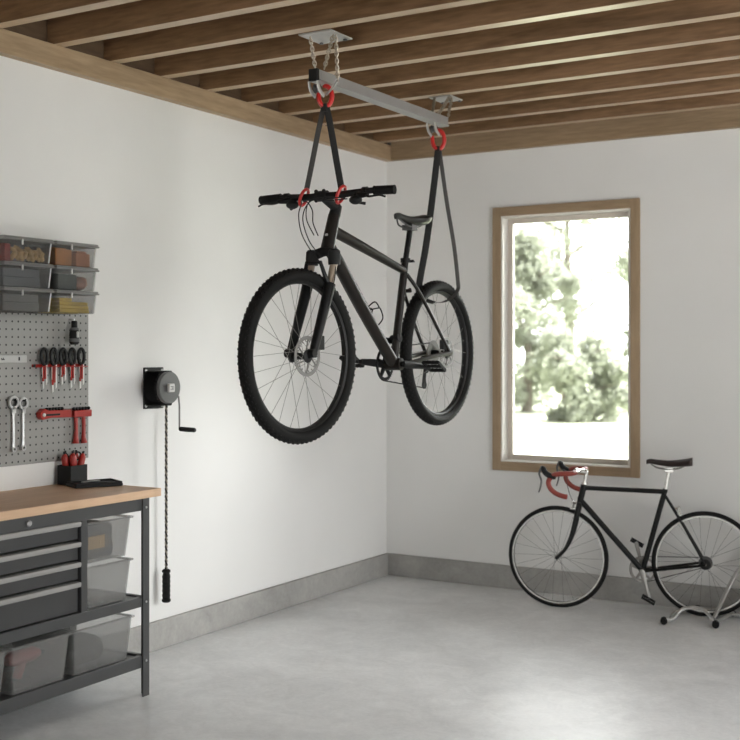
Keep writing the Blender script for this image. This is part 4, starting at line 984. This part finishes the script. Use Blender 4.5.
# chrome wrenches
for i, (y, zt, L_, r_) in enumerate(((-3.700, 1.478, 0.222, 0.029), (-3.638, 1.472, 0.212, 0.027))):
    t = pthing('ring_wrench', ('larger' if i == 0 else 'smaller') + ' chrome ring wrench hanging at the left of the pegboard', 'wrench', y, zt - 0.03, 'ring wrenches on the pegboard')
    q = MB(); q.lathe([(r_ - 0.009, 0.010), (r_ - 0.008, 0.022), (r_ + 0.003, 0.022), (r_ + 0.005, 0.016), (r_ + 0.003, 0.010)], 24, (0, 0, 0), 'x', closed=True)
    q.box((0.010, -0.011, -r_ - 0.024), (0.022, 0.011, -r_ + 0.003))
    q.sweep([V(0.016, 0, -r_ - 0.01), V(0.016, 0, -r_ - 0.03), V(0.016, 0, -L_ + 0.03), V(0.016, 0, -L_)], [0.009, 0.0065, 0.0065, 0.011], 10, flat=0.006, side=(0, 1, 0))
    q.lathe([(0.006, 0.009), (0.006, 0.023), (0.014, 0.023), (0.014, 0.009)], 16, (0, 0, -L_ - 0.008), 'x', closed=True)
    obj('wrench_body', q, 'chrome', t)
    obj('peg_hook', MB().sweep([V(0, 0, 0.012), V(0.03, 0, 0.012), V(0.034, 0, 0.020)], 0.003, 6), 'black', t)
    obj('wrench_ring_insert', MB().lathe([(r_ - 0.0085, 0.012), (r_ - 0.0085, 0.021), (r_ - 0.012, 0.021), (r_ - 0.012, 0.012)], 16, (0, 0, 0), 'x', closed=True), 'disc', t)
# red holder with a slot, holding bits
t = pthing('bit_holder', 'red slotted holder with black bits along its top on the pegboard', 'tool holder', -3.435, 1.378)
q = MB().prism([(-0.105, -0.010), (-0.090, -0.024), (-0.03, -0.016), (0.105, -0.020), (0.107, 0.020), (0.03, 0.020), (-0.055, 0.022), (-0.08, 0.032), (-0.105, 0.014)], 0.0, 0.035, 'x')
obj('holder_body', q, 'red', t, bevel=0.003)
obj('slot', MB().box((0.034, -0.07, -0.006), (0.0365, 0.025, 0.004)), 'black', t, bevel=0.001)
for i in range(6): obj('bit', MB().ball((0.018, -0.05 + 0.021 * i, 0.027), (0.009, 0.010, 0.008), 8, 6), 'black', t)
obj('holder_pivot', MB().lathe([(0.010, 0), (0.010, 0.004), (0.006, 0.006)], 10, (0.035, -0.085, 0.0), 'x'), 'galv', t)
# red bracket with two hanging grips
t = pthing('plier_bracket', 'red bracket with black knobs at the lower right of the pegboard', 'tool holder', -3.247, 1.376)
obj('bracket_body', MB().box((0, -0.060, -0.020), (0.035, 0.064, 0.016)), 'red', t, bevel=0.004)
for i in range(6): obj('knob', MB().ball((0.018, -0.05 + 0.021 * i, 0.024), (0.010, 0.009, 0.009), 8, 6), 'black', t)
for i, y in enumerate((-3.283, -3.228)):
    o = obj('red_handle', MB().sweep([V(0.018, 0, 0), V(0.018, 0.002, -0.06), V(0.018, 0.0, -0.105), V(0.019, -0.002 if i == 0 else 0.003, -0.135)], [0.0105, 0.0095, 0.0115, 0.018], 10, smooth=3), 'red', None, (PX, y, 1.354))
    tag(o, ('left' if i == 0 else 'right') + ' one of two red hand tools hanging from the red bracket', 'hand tool', 'red hand tools under the bracket')

# ------------------------------------------------------------------ things on the worktop
WZ = 1.015
cup = thing('tool_caddy', 'black square pot of red handled tools at the back of the worktop', 'pot', (0.075, -3.340, WZ))
q = bin_mesh(-0.052, 0.045, -0.062, 0.055, 0, 0.100, 0.0, 0.004)
obj('pot_body', q, 'blackmat', cup, bevel=0.002)
tl = [(-0.025, -0.026, -11, 3, 'red', 'leaning left'), (0.024, -0.016, -4, 0, 'red', 'with a wide red grip'), (-0.03, -0.006, -7, -3, 'black', 'with a black grip'), (-0.012, 0.000, 2, 2, 'red', 'standing tallest'), (-0.020, 0.014, 9, 0, 'red', 'leaning right'), (0.024, 0.006, 17, 0, 'red', 'leaning far right with a black tip')]
for i, (x, y, ax_, ay_, m_, lb) in enumerate(tl):
    m = Matrix.Rotation(math.radians(-ax_), 4, 'X') @ Matrix.Rotation(math.radians(ay_), 4, 'Y')
    t = thing('screwdriver', ('black' if m_ == 'black' else 'red') + ' handled screwdriver in the black pot, ' + lb, 'screwdriver', (0.075 + x * 0.8, -3.340 + y * 0.8, WZ + 0.006), 0, 'tools in the black pot')
    obj('handle', MB().sweep([m @ V(0, 0, 0.075), m @ V(0, 0, 0.095), m @ V(0, 0, 0.135), m @ V(0, 0, 0.150), m @ V(0, 0, 0.155)], [0.010, 0.017, 0.018, 0.012, 0.007], 10), m_, t)
    obj('shaft', MB().sweep([m @ V(0, 0, 0.004), m @ V(0, 0, 0.08)], 0.003, 6), 'chrome', t)
    obj('handle_cap', MB().sweep([m @ V(0, 0, 0.154), m @ V(0, 0, 0.168)], [0.006, 0.0055], 8), 'black', t)
t = thing('wire_loop_pliers', 'pliers with a ring shaped dark end rising from the black pot', 'pliers', (0.083, -3.315, WZ + 0.006), 0, 'tools in the black pot')
obj('ring_end', MB().sweep([V(0.0, 0.022 * math.cos(2 * PI * k / 16), 0.138 + 0.020 * math.sin(2 * PI * k / 16)) for k in range(16)], 0.0045, 8, closed=True), 'black', t)
obj('shaft', MB().sweep([V(0, 0, 0.004), V(0, 0, 0.118)], 0.005, 8), 'chrome', t)
tr = thing('tool_tray', 'flat black tray lying on the worktop in front of the pot', 'tray', (0.205, -3.325, WZ), math.radians(0))
u = V(0.138, -0.068, 0); c4 = [(0.112, -3.428), (0.235, -3.482), (0.345, -3.262), (0.195, -3.190)]
pts = [(a - 0.205, b2 + 0.325 + 3.0) for a, b2 in c4]
obj('tray_base', MB().prism(pts, 0, 0.016, 'z'), 'blackmat', tr, bevel=0.004)
cx_ = sum(p[0] for p in pts) / 4; cy_ = sum(p[1] for p in pts) / 4
ins = [(cx_ + (p[0] - cx_) * 0.97, cy_ + (p[1] - cy_) * 0.97) for p in pts]; ins2 = [(cx_ + (p[0] - cx_) * 0.86, cy_ + (p[1] - cy_) * 0.90) for p in pts]
q = MB(); vs = [V(a, b2, 0.016) for a, b2 in ins] + [V(a, b2, 0.024) for a, b2 in ins] + [V(a, b2, 0.024) for a, b2 in ins2] + [V(a, b2, 0.016) for a, b2 in ins2]
fs = []
for k in range(4):
    j = (k + 1) % 4; fs += [(k, j, 4 + j, 4 + k), (4 + k, 4 + j, 8 + j, 8 + k), (8 + k, 8 + j, 12 + j, 12 + k), (12 + k, 12 + j, j, k)]
obj('tray_lip', q.add(vs, fs), 'blackmat', tr)
o = obj('small_spanner', MB().sweep([V(-0.01, -0.05, 0.005), V(0, 0, 0.006), V(0.012, 0.05, 0.005)], [0.009, 0.005, 0.010], 8, flat=0.004, side=(1, 0, 0), smooth=4), 'chrome', None, (0.20, -3.345, WZ + 0.0165))
tag(o, 'small silver spanner lying in the flat black tray', 'spanner')

# ------------------------------------------------------------------ light, world, camera
sc = bpy.context.scene
wd = bpy.data.worlds.new('overcast_sky'); sc.world = wd; wd.use_nodes = True
N = wd.node_tree.nodes; L = wd.node_tree.links; bg = N['Background']
bg.inputs['Color'].default_value = (0.985, 1.0, 0.995, 1)
tc = N.new('ShaderNodeTexCoord'); dp = N.new('ShaderNodeVectorMath'); dp.operation = 'DOT_PRODUCT'; dp.inputs[1].default_value = (0.70, 0.70, 0.10)
L.new(tc.outputs['Generated'], dp.inputs[0])
mr = N.new('ShaderNodeMapRange'); mr.interpolation_type = 'SMOOTHSTEP'; mr.inputs['From Min'].default_value = -0.05; mr.inputs['From Max'].default_value = 0.65
mr.inputs['To Min'].default_value = 1.4; mr.inputs['To Max'].default_value = 10.0
L.new(dp.outputs['Value'], mr.inputs['Value']); L.new(mr.outputs[0], bg.inputs['Strength'])
def portal(loc, rot, sx, sy):
    l = bpy.data.lights.new('sky_portal', 'AREA'); l.shape = 'RECTANGLE'; l.size = sx * S; l.size_y = sy * S; l.cycles.is_portal = True
    o = bpy.data.objects.new('sky_portal', l); COL.objects.link(o); o.location = Vector(loc) * S; o.rotation_euler = rot
portal((1.4335, T + 0.02, 1.787), (-PI / 2, 0, 0), 1.0, 1.8)
portal((RX + T + 0.02, -3.0, 1.575), (0, PI / 2, 0), 3.15, 2.6)
portal((3.0, FY - T - 0.02, 1.2), (PI / 2, 0, 0), 3.6, 2.4)
def sun(d, st, ang, name):
    l = bpy.data.lights.new(name, 'SUN'); l.energy = st; l.angle = math.radians(ang); l.color = (1.0, 0.99, 0.96)
    o = bpy.data.objects.new(name, l); COL.objects.link(o); o.rotation_euler = Vector(d).to_track_quat('-Z', 'Y').to_euler(); o.location = (2, 8, 6)
sun((-0.30, -0.22, -0.93), 17.0, 6, 'bounce_sun')  # added sun, lights the driveway so its bounce lifts ceiling and upper wall
sun((-0.48, -0.84, -0.02), 4.0, 60, 'hazy_glow')

cam = bpy.data.cameras.new('camera'); co = bpy.data.objects.new('camera', cam); COL.objects.link(co)
cam.sensor_width = 36; cam.lens = 1173.0 / 740 * 36; cam.shift_y = -19.0 / 740
cam.clip_end = 300
co.location = Vector((4.49, -7.73, 1.70)) * S; co.rotation_euler = (PI / 2, 0, math.radians(30.97))
cam.dof.use_dof = True; cam.dof.focus_distance = 6.0 * S; cam.dof.aperture_fstop = 2.5
sc.camera = co
sc.view_settings.view_transform = 'Standard'; sc.view_settings.look = 'None'; sc.view_settings.gamma = 1; sc.view_settings.exposure = 0.19
sc.view_settings.use_curve_mapping = False
sc.cycles.use_denoising = True
sc.cycles.max_bounces = 8; sc.cycles.diffuse_bounces = 5; sc.cycles.glossy_bounces = 3; sc.cycles.transparent_max_bounces = 16
sc.cycles.sample_clamp_indirect = 6; sc.cycles.caustics_reflective = False; sc.cycles.caustics_refractive = False
